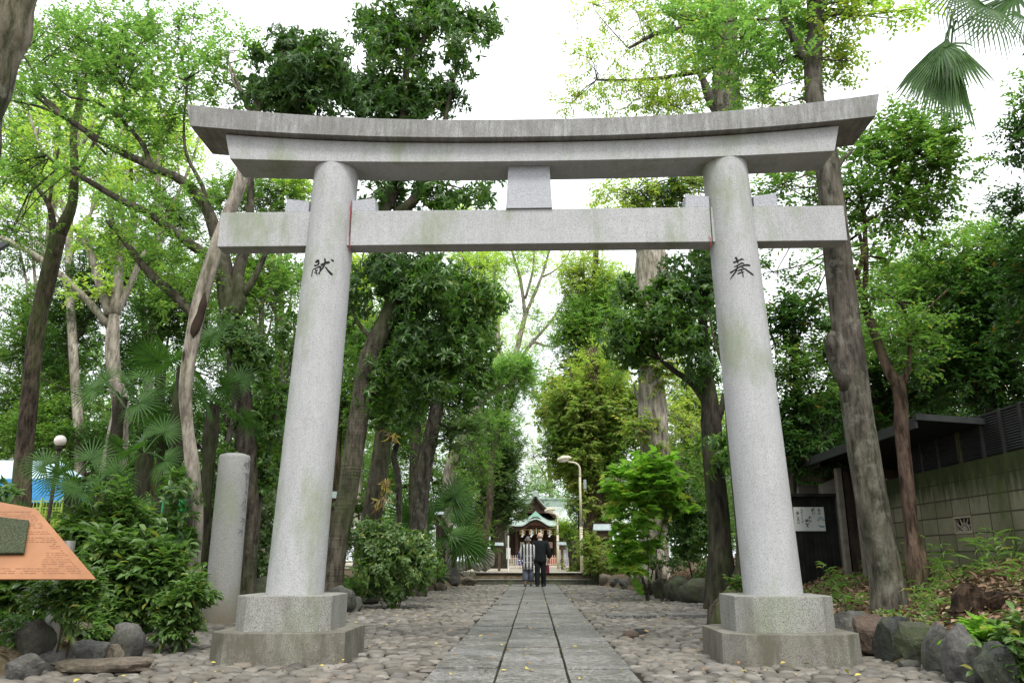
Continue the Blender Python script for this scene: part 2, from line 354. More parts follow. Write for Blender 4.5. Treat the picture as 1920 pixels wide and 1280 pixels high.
tag(link('cobbled_paving',tri_mesh('cobbled_paving',np.vstack([V1,V2]),np.vstack([T1,T2+len(V1)])),m,smooth=True),kind='structure')
# slab path
mb=MB(); cols=[(PCX-PW,-.282),(-.268,.225),(.239,PCX+PW)]
for ci,(x0,x1) in enumerate(cols):
    y=3.2+ci*.3
    while y<28.3:
        L=random.uniform(.75,1.25); y1=min(y+L,28.42)
        z=.034+random.uniform(-.009,.009); e=random.uniform(.009,.016)
        mb.prism([(x0+random.uniform(0,.006),y+e),(x1-random.uniform(0,.006),y+e),(x1-random.uniform(0,.006),y1-e),(x0+random.uniform(0,.006),y1-e)],-.03,z); y=y1
m,n,b,o=newmat('path_slab'); g=n.nodes.new('ShaderNodeNewGeometry'); v=coords(n)
f1=noise(n,v,21,4,.95)
c=mixc(n,ramp(n,f1,[(.44,0.),(.53,1.)]),(.016,.015,.013),(.165,.158,.140)); c=mixc(n,ramp(n,noise(n,v,38,3,.9),[(.57,0.),(.61,.95)]),c,(.40,.39,.36))
c=mixc(n,ramp(n,g.outputs['Random Per Island'],[(0.,0.),(1.,.22)]),c,(.25,.245,.235))
c=mixc(n,ramp(n,noise(n,v,2.2,6,.7),[(.40,.7),(.56,0.)]),c,(.055,.053,.048))
c=mixc(n,ramp(n,noise(n,v,.9,4,.6),[(.54,0.),(.66,.25)]),c,(.24,.245,.25))
n.links.new(c,b.inputs['Base Color']); n.links.new(ramp(n,noise(n,v,2.2,6,.7),[(.4,.42),(.6,.75)]),b.inputs['Roughness']); bump(n,b,f1,.7,.006)
M['slab']=m; tag(mb.build('stone_path',m,bevel=.004),kind='structure')
mb=MB(); M['joint_moss']=plain('joint_moss',(.026,.029,.015),.95,0,.7,5,.8)
for x in (-.275,.232): 
    mb.box((x,15.8,.004),(.02,25.2,.026))
tag(mb.build('path_joint',M['joint_moss']),kind='structure')
# flush drain slabs right of path
def struct(name,mb,m): return tag(mb.build(name,m,bevel=.006),kind='structure')
mb=MB(); 
for (xa,xb,yy) in ((1.05,1.75,12.35),(1.95,3.05,12.55)): mb.box(((xa+xb)/2,yy,.035),(xb-xa,.34,.05))
struct('drain_slab',mb,M['slab'])
# ================================================================ torii
YC=7.33; XC=-.022
tor=thing('torii_gate','tall pale granite torii gate with carved characters standing over the stone path','torii gate',(XC,YC,0))
def octo(cx,cy,h,ch): return [(cx-h+ch,cy-h),(cx+h-ch,cy-h),(cx+h,cy-h+ch),(cx+h,cy+h-ch),(cx+h-ch,cy+h),(cx-h+ch,cy+h),(cx-h,cy+h-ch),(cx-h,cy-h+ch)]
for s in (-1,1):
    bx=XC+s*2.09
    mb=MB(); mb.prism(octo(bx,YC,.56,.16),-.05,.254,top=.985); mb.build('lower_plinth',M['plinth_low'],tor,bevel=.006)
    mb=MB(); mb.prism(octo(bx,YC,.405,.12),.25,.535); mb.build('upper_plinth',M['plinth'],tor,bevel=.006)
    zs=np.concatenate([np.linspace(.53,4.55,26),[4.6,4.63]]); tx=XC+s*1.955
    pts=[(bx+(tx-bx)*(z-.535)/4.07,YC,z) for z in zs]; rad=[.250-(.250-.219)*(z-.53)/4.07 for z in zs]
    mb=MB(); mb.tube(pts,rad,72,cap=False); pil=mb.build('pillar',M['torii'],tor,smooth=True)
def pillar_front(s,z,dx,off=.0015):
    t=(z-.535)/4.07; cx=XC+s*(2.09-.135*t); r=.250-.031*t+off
    dx=max(-r*.98,min(r*.98,dx)); return (cx+dx,YC-math.sqrt(max(r*r-dx*dx,1e-6)),z)
def brush(strokes,sidx,cx,cz,sc,name,par,mat,frontfn,off=.0015):
    """tapered brush strokes laid on the round shaft; stroke = [(x,y,w),...] in picture-like units"""
    mb=MB()
    for st in strokes:
        p,wd=smooth_path([(a,b,0) for a,b,_ in st],[w for *_,w in st],.5)
        L=len(p); t=np.gradient(p,axis=0); t/=np.linalg.norm(t,axis=1)[:,None]+1e-9
        nrm=np.stack([-t[:,1],t[:,0],t[:,2]],1); V=[]
        for i in range(L):
            for sg in (-1,0,1):
                q=p[i]+nrm[i]*wd[i]*.5*sg; V.append(frontfn(sidx,cz-q[1]*sc,cx+q[0]*sc,off))
        F=[]
        for i in range(L-1):
            for k in (0,1): F.append((i*3+k,i*3+k+1,i*3+3+k+1,i*3+3+k))
        mb.add(V,F)
    return mb.build(name,mat,par)
hou=[[(-12,-26,5),(-9,-16,6),(-8,-8,4)],[(-19,-11,6),(-8,-14,4),(3,-19,5),(8,-17,3)],[(-18,1,3),(-8,-3,4),(2,-8,5),(8,-6,3)],[(-29,16,5),(-18,10,4),(-6,3,4),(8,-2,5),(20,-3,6),(24,-1,3)],
 [(-9,-4,3),(-14,12,4),(-22,22,4),(-31,34,1.2)],[(0,3,3),(12,11,5),(26,21,6),(31,23,2)],[(-11,13,2.5),(-2,10,5),(5,10,2)],[(-12,21,4),(-3,18,4),(5,16,2)],[(-3,8,2.5),(1,18,3),(1,31,3)]]
ken=[[(-20,-16,6),(-14,-22,7),(-9,-21,2)],[(-12,-20,6),(-11,-12,5),(-17,-8,5),(-23,-9,5)],[(-26,9,2.5),(-24,2,3),(-16,-1,3),(-7,-4,6),(-4,2,5),(-6,18,2)],[(-26,9,3),(-27,22,2.5)],[(-19,0,2.5),(-16,6,3),(-19,11,2)],[(-12,3,2.5),(-14,12,3),(-12,19,2)],[(-20,13,2),(-12,12,2)],
 [(-4,-8,8),(4,-13,5),(14,-17,8),(17,-15,3)],[(4,-28,4),(6,-18,5),(3,-4,5),(-5,10,3),(-12,18,1.2)],[(8,-4,3),(16,6,5),(24,14,7),(28,16,2)],[(20,-27,3),(25,-23,6),(27,-21,2)]]
pils=[c for c in tor.children if c.name.startswith('pillar')]
# centres from the photograph: right (1388,500), left (603,503)
pr=P(1390,499,YC-.225); pl=P(604,503,YC-.225)
zc=float(pr[2]); t_=(zc-.535)/4.07
sc=mpp(pr)*.72
brush(hou,1,float(pr[0])-(XC+(2.09-.135*t_)),zc,sc,'engraved_character',pils[1],M['carve'],pillar_front)
brush(ken,-1,float(pl[0])-(XC-(2.09-.135*t_)),float(pl[2]),sc,'engraved_character',pils[0],M['carve'],pillar_front)
# tie beam, strut, wedges
mb=MB(); mb.box((XC-.007,YC-.01,3.955),(6.10,.20,.362)); mb.build('tie_beam',M['torii'],tor,bevel=.006)
for s in (-1,1):
    mb=MB(); mb.box((XC+s*1.755,YC-.1135,3.955),(.006,.006,.36)); mb.build('beam_joint',M['carve'],tor)
mb=MB(); mb.prism([(XC-.232,YC-.13),(XC+.222,YC-.13),(XC+.222,YC+.13),(XC-.232,YC+.13)],4.139,4.60,top=.9); mb.build('strut',M['under'],tor,bevel=.004)
for s in (-1,1):
    for q in (-1,1):
        xi=s*(2.09-.135*.9)+q*.215+XC; xo=xi+q*.235
        z0=4.1375; y0,y1=YC-.105,YC+.085
        V=[(xi,y0,z0),(xo,y0,z0),(xo,y1,z0),(xi,y1,z0),(xi,y0,z0+.112),(xo-q*.012,y0,z0+.14),(xo-q*.012,y1,z0+.14),(xi,y1,z0+.112)]
        mb=MB(); mb.add(V,[(3,2,1,0),(4,5,6,7),(0,1,5,4),(1,2,6,5),(2,3,7,6),(3,0,4,7)]); mb.build('wedge',M['under'],tor,bevel=.003)
def curved_beam(name,mat,y0,y1,zb,zt,xb,xt,ridge=0,n=48):
    """beam with upswept bottom zb(x), top zt(x); end faces slanted from xb (bottom) to xt (top)"""
    V=[];F=[]
    for i in range(n+1):
        u=-1+2*i/n; a,b=u*xb,u*xt
        row=[(XC+a,y0,zb(a)),(XC+b,y0,zt(b))]+([(XC+b,(y0+y1)/2,zt(b)+ridge)] if ridge else [])+[(XC+b,y1,zt(b)),(XC+a,y1,zb(a))]
        V+=row
    k=len(row)
    for i in range(n):
        for j in range(k): F.append((i*k+j,i*k+(j+1)%k,(i+1)*k+(j+1)%k,(i+1)*k+j))
    F.append(tuple(range(k-1,-1,-1))); F.append(tuple(range(n*k,n*k+k)))
    mb=MB(); mb.add(V,F); return mb.build(name,mat,tor,bevel=.004)
kb=lambda x: 4.812+.0106*abs(x)**2.3
kt=lambda x: 5.003+.0133*abs(x)**2.3
curved_beam('lintel',M['torii'],7.11,7.52,lambda x:4.597+.0056*abs(x)**2.3,lambda x:kb(x)-.012,2.975,3.045)
curved_beam('top_lintel',M['kasagi'],7.02,7.60,kb,kt,3.372,3.435,ridge=.09)
# shadow rebate between both lintels is real: a narrower strip of stone
curved_beam('lintel_rebate',M['under'],7.15,7.48,lambda x:kb(x)-.02,lambda x:kb(x)+.004,2.95,2.95)
# red cords
def cord(name,label,pts,r=.004):
    mb=MB(); p,rr=smooth_path(pts,[r]*len(pts),.03); mb.tube(p,rr,6); o=mb.build(name,M['red_cord']); return tag(o,label,'string')
a=lambda x,y,Y: tuple(P(x,y,Y))
cord('hanging_string','thin red cord hanging down the left end of the tie beam beside the left pillar',[a(659,376,7.205),a(657,398,7.205),a(655,430,7.205),a(656,461,7.205),a(656,472,7.24)])
cord('hanging_string','faded red cord knotted at the lower corner of the tie beam by the right pillar',[a(1329,443,7.21),a(1332,447,7.205),a(1334,456,7.205),a(1331,462,7.21),a(1329,470,7.26)],.0035)
# ================================================================ stone marker post
sp=thing('stone_post','round grey granite marker post with weathered calligraphy, standing left of the torii','stone post',(-4.165,11.08,0))
zs=[0,.3,.8,1.4,1.9,2.19,2.23,2.255,2.262]; rs=[.222,.22,.217,.214,.212,.210,.2,.12,.001]
mb=MB(); mb.tube([(-4.165,11.08,z) for z in zs],rs,48,cap=False); mb.build('shaft',M['post'],sp,smooth=True)
def post_front(_,z,dx,off):
    an=math.radians(10)+dx/.215; r=.2145+off   # around the right-hand side of the shaft
    return (-4.165+r*math.sin(an),11.08-r*math.cos(an),z)
g_=random.Random(3); stk=[]
for k,zy in enumerate((-70,-40,-12,12,34,58)):
    for q in range(4 if k!=4 else 5):
        x0=g_.uniform(-9,5); y0=zy+g_.uniform(-10,8); stk.append([(x0,y0,1.6),(x0+g_.uniform(2,8),y0+g_.uniform(-3,6),2.6),(x0+g_.uniform(-5,9),y0+g_.uniform(3,12),1.2)])
brush(stk,0,.235,1.6,.0075,'engraved_calligraphy',sp,M['carve_soft'],post_front)
# ================================================================ steps
def stepblock(x0,x1,y0,z0,z1,name,label,seed):
    g=random.Random(seed); t=thing(name,label,'stone step',((x0+x1)/2,y0,z0),'stone steps'); x=x0; i=0
    while x<x1-.05:
        L=min(g.uniform(.95,1.35),x1-x); 
        if x1-x-L<.4: L=x1-x
        mb=MB(); mb.box((x+L/2,y0+.3,(z0+z1)/2-.015),(L-.012,.60,z1-z0-.03)); mb.build('kerb_block',M['step'],t,bevel=.008); mb=MB(); mb.box((x+L/2,y0+.29,z1-.016),(L-.010,.64,.03)); mb.build('tread_slab',M['plinth'],t,bevel=.006); x+=L
M['step']=granite('mossy_step_stone',(.075,.076,.055),(.03,.032,.022),.6,moss=.5,stain=.5)
stepblock(-2.0,2.0,28.5,-.02,.205,'stone_step','lower dark mossy stone step at the end of the slab path',1)
stepblock(-2.0,2.0,28.86,.2,.415,'stone_step','upper dark mossy stone step below the terrace',5)
for sx,lab in ((-1,'short mossy end post at the left end of the stone steps'),(1,'short mossy end post at the right end of the stone steps')):
    mb=MB(); mb.box((sx*2.1,28.75,.2),(.2,.7,.45)); tag(mb.build('end_post',M['step'],bevel=.02),lab,'stone post')
# ================================================================ boulders
def rock_mesh(sx,sy,sz,seed,ang=.5,sub=3):
    bm=bmesh.new(); bmesh.ops.create_icosphere(bm,subdivisions=sub,radius=1)
    g=np.random.default_rng(seed); V=np.array([v.co[:] for v in bm.verts])
    for _ in range(int(4+ang*12)):
        d=g.normal(size=3); d/=np.linalg.norm(d); k=g.uniform(.58,.86); s=V@d; V=V-np.outer(np.maximum(s-k,0)*(.55+.45*ang),d)
    for fq,am in ((2.2,.09),(4.7,.05),(9,.025)):
        for _ in range(3):
            d=g.normal(size=3); V=V*(1+am*np.sin(V@d*fq+g.uniform(0,6)))[:,None]
    V=V/np.abs(V).max(0); V=np.sign(V)*np.abs(V)**.86; V*=[sx,sy,sz]
    for v,c in zip(bm.verts,V): v.co=c
    me=bpy.data.meshes.new('boulder'); bm.to_mesh(me); bm.free(); return me
def rockmat(name,c1,c2,moss):
    c1=tuple(x*.5 for x in c1); c2=tuple(x*.62 for x in c2)
    m,n,b,o=newmat(name); v=coords(n); f=noise(n,v,6,7,.7)
    c=mixc(n,ramp(n,f,[(.35,0.),(.65,1.)]),c1,c2); c=mixc(n,ramp(n,noise(n,v,30,4,.7),[(.4,.5),(.6,0.)]),c,tuple(x*.5 for x in c1))
    if moss: c=mixc(n,ramp(n,noise(n,v,2.5,5,.7),[(.42,0.),(.58,moss)]),c,(.055,.075,.025))
    n.links.new(c,b.inputs['Base Color']); b.inputs['Roughness'].default_value=.85; bump(n,b,noise(n,v,14,8,.72),.9,.03); return m
RM=dict(grey=rockmat('grey_boulder',(.10,.095,.09),(.21,.20,.185),.2),brown=rockmat('brown_boulder',(.12,.075,.055),(.24,.165,.125),.15),
 dark=rockmat('dark_boulder',(.035,.038,.036),(.105,.105,.098),.35),mossy=rockmat('mossy_boulder',(.075,.072,.055),(.16,.15,.115),.75),
 pale=rockmat('pale_boulder',(.30,.28,.25),(.50,.47,.42),.1),tan=rockmat('tan_boulder',(.17,.13,.095),(.32,.26,.20),.2))
def rock(x0,y0,x1,y1,kind,label,Y=None,z=None,ang=.5,deep=.8,tilt=0,cat='boulder',name='boulder'):
    w_=(x1-x0)*.06; x0-=w_; x1+=w_; y0-=(y1-y0)*.08
    """rock whose outline fills the photo box; bottom edge rests on the ground"""
    cx=(x0+x1)/2
    if Y is None:
        d_=ray(cx,y1); t_=3.
        while t_<60:
            g=np.array([0,0,CH])+d_*t_
            if g[2]<=gzs(g[0],g[1])+.004: break
            t_+=.04
    else: g=P(cx,y1,Y)
    k=mpp(g); sx=(x1-x0)/2*k; h=(y1-y0)*k; sy=max(sx*deep,h*.4)
    sd=int(cx*7+y1*3)
    o=link(name,rock_mesh(sx*1.04,sy,h*.62,sd,ang),RM[kind]); 
    o.location=(float(g[0]),float(g[1])+sy*.8,float(g[2])+h*.5-h*.08); o.rotation_euler=(0,tilt,random.uniform(-.2,.2))
    if ang<.35: o.data.polygons.foreach_set('use_smooth',[True]*len(o.data.polygons))
    return tag(o,label,cat,'boulders edging the planted beds' if name=='boulder' else 'loose stones on the paving')
K=rock
K(1556,1150,1642,1226,'grey','low slate-grey boulder just right of the right torii plinth',ang=.7,z=.06)
K(1625,1165,1700,1236,'brown','reddish-brown angular boulder in the right border near the torii',ang=.8)
K(1655,1162,1730,1243,'dark','almost black jagged boulder beside the reddish-brown one',ang=.9)
K(1702,1176,1770,1250,'mossy','squarish olive boulder right of the almost black boulder',ang=.9)
K(1752,1180,1815,1264,'grey','tall grey wedge boulder leaning left in the right border',ang=.8)
K(1800,1178,1870,1290,'grey','large upright grey boulder cut by the bottom edge of the photo',ang=.8)
K(1848,1215,1925,1300,'dark','dark flat-faced boulder at the bottom right corner',ang=.9)
K(1692,1240,1730,1257,'grey','smooth oval pebble lying on the cobbles below the right border boulders',ang=.1,cat='stone',name='loose_stone')
K(1735,1242,1758,1262,'pale','pale egg-shaped stone beside the tall wedge boulder',ang=.1,cat='stone',name='loose_stone')
K(1168,1184,1197,1198,'brown','loose brown cobble resting on the paving between path and right plinth',ang=.1,cat='stone',name='loose_stone')
K(1188,1180,1212,1192,'dark','loose dark cobble touching the brown one on the paving',ang=.1,cat='stone',name='loose_stone')
K(1275,1090,1346,1132,'mossy','broad mossy rounded boulder left of the right torii pillar',ang=.25,deep=.6)
K(1252,1085,1300,1129,'mossy','tall mossy boulder between broad mossy boulder and ribbed rock',ang=.35)
K(1228,1088,1262,1124,'mossy','narrow mossy rock overgrown at the foot of the buttressed tree',ang=.5)
K(1200,1072,1240,1117,'mossy','ribbed green-grey rock beside the sprouting bank',ang=.6)
K(1342,1098,1366,1124,'dark','small dark rock wedged against the mossy trunk foot',ang=.4)
K(1328,1126,1340,1135,'grey','tiny grey stone in front of the broad mossy boulder',ang=.2,cat='stone',name='loose_stone')
for i,(b,k,l) in enumerate([((1105,1074,1126,1096),'mossy','round mossy rock touching the right end post of the steps'),((1124,1078,1146,1097),'tan','tan rock second from the right end of the steps'),((1144,1083,1166,1098),'grey','flat grey rock third from the right end of the steps'),
  ((1160,1085,1190,1102),'grey','bluish rock at the near end of the row right of the steps')]): K(*b,k,l,ang=.5)
K(0,1232,58,1278,'grey','squared grey block at the bottom left corner of the border',ang=.8,deep=.7)
K(57,1224,120,1263,'grey','rounded grey block second from the bottom left corner',ang=.6)
K(0,1172,75,1240,'mossy','big pitted mossy rock behind the bottom left border blocks',z=.12,ang=.5)
K(112,1208,188,1250,'grey','long low dark-grey rock in the middle of the left border',ang=.6)
K(186,1212,222,1248,'tan','small tan rock right of the long low rock',ang=.6)
K(185,1178,252,1240,'grey','smooth round grey boulder at the right end of the near left border',ang=.15)
K(100,1168,160,1192,'tan','flat tan rock at the foot of the steel pole',z=.2,ang=.5)
K(75,1240,250,1268,'tan','wide flat flagstone lying in front of the left border',ang=.4,deep=.5)
K(225,1150,280,1190,'dark','half-hidden dark rock under the left shrubs',z=.1,ang=.5)
K(335,1092,372,1160,'grey','rounded grey boulder left of the marker post foot',ang=.25)
K(338,1130,380,1172,'pale','pale slab leaning against the marker post foot',ang=.8)
K(434,1080,500,1140,'mossy','big weathered mossy boulder between the marker post and left pillar',ang=.5,Y=12.6)
K(432,1136,462,1155,'brown','small reddish rock below the big boulder behind the left plinth',ang=.5,Y=12)
K(436,1150,456,1170,'tan','little tan rock at the back corner of the left plinth',ang=.5,Y=11.4)
K(606,1104,660,1152,'grey','smooth upright grey boulder at the right back of the left plinth',ang=.15)
K(655,1122,676,1148,'grey','small pale rock touching the smooth upright boulder',ang=.4)
K(648,1088,712,1134,'dark','dark mossy kerb rock under the round bright shrub',z=.05,ang=.5)
K(785,1090,814,1108,'brown','reddish rock right of the round bright shrub',ang=.5)
K(810,1092,836,1108,'tan','rounded tan rock in the left row before the steps',ang=.4)
K(782,1074,812,1090,'grey','grey rock stacked above the reddish rock by the bright shrub',z=.15,ang=.5)
K(832,1068,862,1098,'grey','tilted grey slab rock in the middle of the left row',ang=.7)
K(856,1082,890,1098,'tan','low tan rock just left of the steps',ang=.5)
K(860,1072,894,1086,'grey','flat grey rock on top beside the left end post',z=.15,ang=.5)
K(835,1048,852,1072,'grey','pointed grey rock standing upright behind the left row',Y=28,ang=.8)
K(848,1052,872,1068,'pale','pale rock left of the rock cluster on the terrace edge',Y=29.5,ang=.6)
K(868,1048,892,1068,'tan','brownish rock in the terrace-edge cluster',Y=30,ang=.6)
K(884,1052,904,1068,'pale','small white-grey rock in the terrace-edge cluster',Y=29.6,ang=.7)
K(898,1034,926,1068,'pale','tall split pale rock right of the terrace-edge cluster',Y=29.8,ang=.8)
# ================================================================ copper information board
ib=thing('information_board','slanted copper information board with tiny engraved text on a steel pole by the left shrubs','information board',(-3.7,6.5,.1))
M['copper']=plain('brushed_copper',(.35,.165,.078),.36,.5,.15,3)
A=P(-330,1085,5.9); B=P(180,1085,5.9); Cc=P(68,953,6.35)
def onplane(x,y):
    d=ray(x,y); n_=np.cross(B-A,Cc-B); c0=np.array([0,0,CH]); return c0+d*np.dot(A-c0,n_)/np.dot(d,n_)
D=onplane(-260,893)
nrm=np.cross(B-A,Cc-B); nrm/=np.linalg.norm(nrm); th=nrm*.012
if nrm[1]>0: nrm=-nrm; th=-th
mb=MB(); mb.add([A,B,Cc,D,A-th,B-th,Cc-th,D-th],[(0,1,2,3),(7,6,5,4),(0,4,5,1),(1,5,6,2),(2,6,7,3),(3,7,4,0)]); mb.build('panel',M['copper'],ib,bevel=.002)
ub=(B-A)/np.linalg.norm(B-A); vb=np.cross(nrm,ub); vb=vb if vb[2]>0 else -vb
def onpl(u,v,h=.002): return B+ub*u+vb*v+nrm*h
H_=np.dot(Cc-B,vb); slope=np.dot(Cc-B,ub)/H_
mb=MB(); g_=random.Random(2)
v=.05
while v<H_-.03:
    ue=-.06+slope*v; u=-1.2
    while u<ue-.02:
        L=g_.uniform(.012,.05)
        if not(.11<v<.33 and u>-1.2 and u<-.50) and g_.random()<.86:
            mb.add([onpl(u,v),onpl(min(u+L,ue),v),onpl(min(u+L,ue),v+.0035),onpl(u,v+.0035)],[(0,1,2,3)])
        u+=L+g_.uniform(.004,.012)
    v+=.021 if g_.random()<.8 else .04
mb.build('engraved_text',plain('engraved_copper',(.20,.085,.05),.5,.4),ib)
a_,b_,c_,d_=onplane(-60,1041),onplane(46,1040),onplane(56,979),onplane(-60,965)
def proj(p,h): p=np.array(p); return p-nrm*np.dot(p-B,nrm)+nrm*h
q=[proj(p,.028) for p in (a_,b_,c_,d_)]; q2=[proj(p,.001) for p in (a_,b_,c_,d_)]
m,n,b,o=newmat('woven_green'); wv=n.nodes.new('ShaderNodeTexVoronoi'); wv.inputs['Scale'].default_value=70; n.links.new(coords(n),wv.inputs['Vector'])
n.links.new(ramp(n,wv.outputs['Distance'],[(.1,(.085,.10,.05)),(.5,(.03,.038,.018))]),b.inputs['Base Color']); b.inputs['Roughness'].default_value=1
bump(n,b,wv.outputs['Distance'],-.9,.01)
mb=MB(); mb.add(q+q2,[(0,1,2,3),(7,6,5,4),(0,4,5,1),(1,5,6,2),(2,6,7,3),(3,7,4,0)]); mb.build('woven_pad',m,ib,bevel=.006)
mb=MB(); 
g=P(134,1090,6.75); mb.tube([(g[0]-.03,6.6,-.1),(g[0]+.005,6.6,.975)],[.062,.062],28); mb.build('pole',M['metal_grey'],ib,smooth=False)
for px_ in (-150,): 
    g=P(px_,1090,6.5); mb=MB(); mb.tube([(g[0],6.5,-.1),(g[0],6.5,.93)],[.062,.062],24); mb.build('pole',M['metal_grey'],ib)
# ================================================================ block wall and louvre fence on the right
wl=thing('block_wall','mossy concrete block wall running along the right edge','wall',(5.0,8,.7))
m,n,b,o=newmat('mossy_concrete_block'); 
g=n.nodes.new('ShaderNodeNewGeometry'); sx=n.nodes.new('ShaderNodeSeparateXYZ'); n.links.new(g.outputs['Position'],sx.inputs[0])
cb_=n.nodes.new('ShaderNodeCombineXYZ'); n.links.new(sx.outputs['Y'],cb_.inputs[0]); n.links.new(sx.outputs['Z'],cb_.inputs[1])
br=n.nodes.new('ShaderNodeTexBrick'); br.offset=0; br.inputs['Scale'].default_value=1; br.inputs['Brick Width'].default_value=.40; br.inputs['Row Height'].default_value=.20; br.inputs['Mortar Size'].default_value=.009
br.inputs['Color1'].default_value=(.125,.122,.076,1); br.inputs['Color2'].default_value=(.195,.187,.122,1); br.inputs['Mortar'].default_value=(.035,.035,.025,1)
mp=n.nodes.new('ShaderNodeMapping'); mp.inputs['Location'].default_value=(.1,-.12,0); n.links.new(cb_.outputs[0],mp.inputs[0]); n.links.new(mp.outputs[0],br.inputs['Vector'])
c=mixc(n,ramp(n,noise(n,coords(n),90,2,.7),[(.38,.55),(.5,0.)]),br.outputs[0],(.07,.068,.055))
ad=n.nodes.new('ShaderNodeMath'); ad.operation='MULTIPLY_ADD'; ad.inputs[1].default_value=1.1; n.links.new(noise(n,coords(n,(1,5,.8)),1.6,6,.7),ad.inputs[0]); n.links.new(sx.outputs['Z'],ad.inputs[2])
dv=n.nodes.new('ShaderNodeMath'); dv.operation='DIVIDE'; dv.inputs[1].default_value=3.; n.links.new(ad.outputs[0],dv.inputs[0])
c=mixc(n,ramp(n,dv.outputs[0],[(.66,0.),(.77,.95)]),c,(.020,.030,.010))
c=mixc(n,ramp(n,noise(n,coords(n,(1,1.,.5)),1.5,5,.7),[(.42,.0),(.6,.7)]),c,(.06,.075,.025))
n.links.new(c,b.inputs['Base Color']); b.inputs['Roughness'].default_value=.92; bump(n,b,br.outputs['Fac'],-.7,.01); M['block']=m; b.inputs['Specular IOR Level'].default_value=.15
mb=MB()
HY,HZ=PX(1808,984,5.0)[1],PX(1808,984,5.0)[2]; HY=round((HY-.1)/.4)*.4+.1; 
rows=[(.4,1.12),(1.12,1.32),(1.32,1.92)]
hz0,hz1=1.12,1.32; hy0,hy1=HY-.2,HY+.2
mb.box((5.075,(2+11.7)/2,(.3+hz0)/2),(.15,9.7,hz0-.3)); mb.box((5.075,(2+11.7)/2,(hz1+1.915)/2),(.15,9.7,1.915-hz1))
mb.box((5.075,(2+hy0)/2,(hz0+hz1)/2),(.15,hy0-2,hz1-hz0)); mb.box((5.075,(hy1+11.7)/2,(hz0+hz1)/2),(.15,11.7-hy1,hz1-hz0))
mb.build('block_panel',m,wl)
mb=MB(); mb.box((5.02,HY,hz0+.012),(.05,.398,.024)); mb.box((5.02,HY,hz1-.012),(.05,.398,.024))
for s in (-1,1): mb.box((5.02,HY+s*.187,(hz0+hz1)/2),(.05,.024,.16))
for k in range(7):
    an=math.pi*k/6; c0=(5.02,HY,hz0+.02); c1=(5.02,HY+math.cos(an)*.19,min(hz1-.02,hz0+.03+math.sin(an)*.17)); mb.tube([c0,c1],.010,6)
mb.tube([(5.02,HY+math.cos(t)*.10,hz0+.03+math.sin(t)*.085) for t in np.linspace(0,math.pi,14)],.010,6)
mb.tube([(5.02,HY+math.cos(t)*.035,hz0+.03+math.sin(t)*.035) for t in np.linspace(0,math.pi,10)],.010,6)
mb.build('fan_vent',plain('vent_concrete',(.22,.20,.15),.9,0,.2),wl)
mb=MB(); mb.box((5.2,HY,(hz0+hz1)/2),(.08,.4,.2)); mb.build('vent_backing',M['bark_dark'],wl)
lf=thing('louvre_fence','dark horizontal louvre fence panels standing on the mossy block wall','fence',(5.05,8,1.92))
M['louvre']=plain('dark_louvre',(.045,.045,.05),.38,.3,.15); M['louvre_post']=plain('dark_fence_post',(.03,.03,.028),.5,.2,.3)
posts=[2.4,3.4,4.4,5.4,6.45,7.5,8.0,8.85,9.62,10.4,11.2]
posts=[PX(x,820,5.05)[1] for x in (1703,1727,1759,1799,1845,1885,1925,1990,2060,2180,2400)]
for k in range(len(posts)-1):
    a0,a1=posts[k+1],posts[k]; mb=MB(); z=1.945
    while z<2.37:
        mb.box((5.05,(a0+a1)/2,z),(.045,a1-a0-.05,.012),tilt=('Y',.6)); z+=.028
    mb.box((5.05,(a0+a1)/2,2.385),(.05,a1-a0-.04,.018)); mb.build('louvre_panel',M['louvre'],lf)
for k,yp in enumerate(posts):
    mb=MB(); mb.box((5.045,yp,2.155),(.06,.045 if k!=3 else .07,.49 if k!=3 else .53)); mb.build('fence_post',M['louvre_post'] if k!=3 else M['bark_moss'],lf)
# ================================================================ gatehouse behind the right trunk
gh=thing('gatehouse','dark roofed gatehouse with wooden posts behind the leaning grey trunk','gatehouse',(4.6,11.5,.5))
M['roof_dark']=plain('dark_roof_sheet',(.018,.019,.019),.6,.1,.3,3,.3)
M['fascia']=plain('grey_fascia',(.035,.037,.036),.6,0,.2)
mb=MB(); zr=2.335
mb.add([(4.3,9.0,zr),(4.3,15.5,zr),(8.5,15.5,zr-.3),(8.5,9.0,zr-.3),(4.3,9.0,zr+.03),(4.3,15.5,zr+.03),(8.5,15.5,zr-.27),(8.5,9.0,zr-.27)],[(0,1,2,3),(7,6,5,4),(0,4,5,1),(1,5,6,2),(2,6,7,3),(3,7,4,0)])
mb.build('roof',[M['roof_dark']],gh)
mb=MB(); mb.box((4.285,12.2,zr-.03),(.03,6.4,.12)); 
mb.build('fascia_board',M['fascia'],gh,bevel=.004)
mb=MB(); mb.box((4.75,8.985,zr-.0),(.95,.03,.07),tilt=('Y',.075)); mb.build('end_fascia',M['fascia'],gh)
mb=MB(); mb.box((6.4,13.2,1.3),(3.4,.12,2.0)); mb.build('back_wall',M['dark_wood'],gh)
def post(px0,px1,py,Y,z1,mat,nm='post'):
    a,b=P(px0,py,Y),P(px1,py,Y); mb=MB(); mb.box(((a[0]+b[0])/2,Y,(z1+.3)/2),(b[0]-a[0],.12,z1-.3)); mb.build(nm,mat,gh,bevel=.004)
post(1577,1586,990,12.2,2.15,M['grey_wood']); post(1588,1598,990,12.25,2.1,M['dark_wood']); post(1612,1622,990,11.7,2.2,M['grey_wood'])
post(1630,1648,990,11.9,2.2,M['dark_wood'],'door_frame')
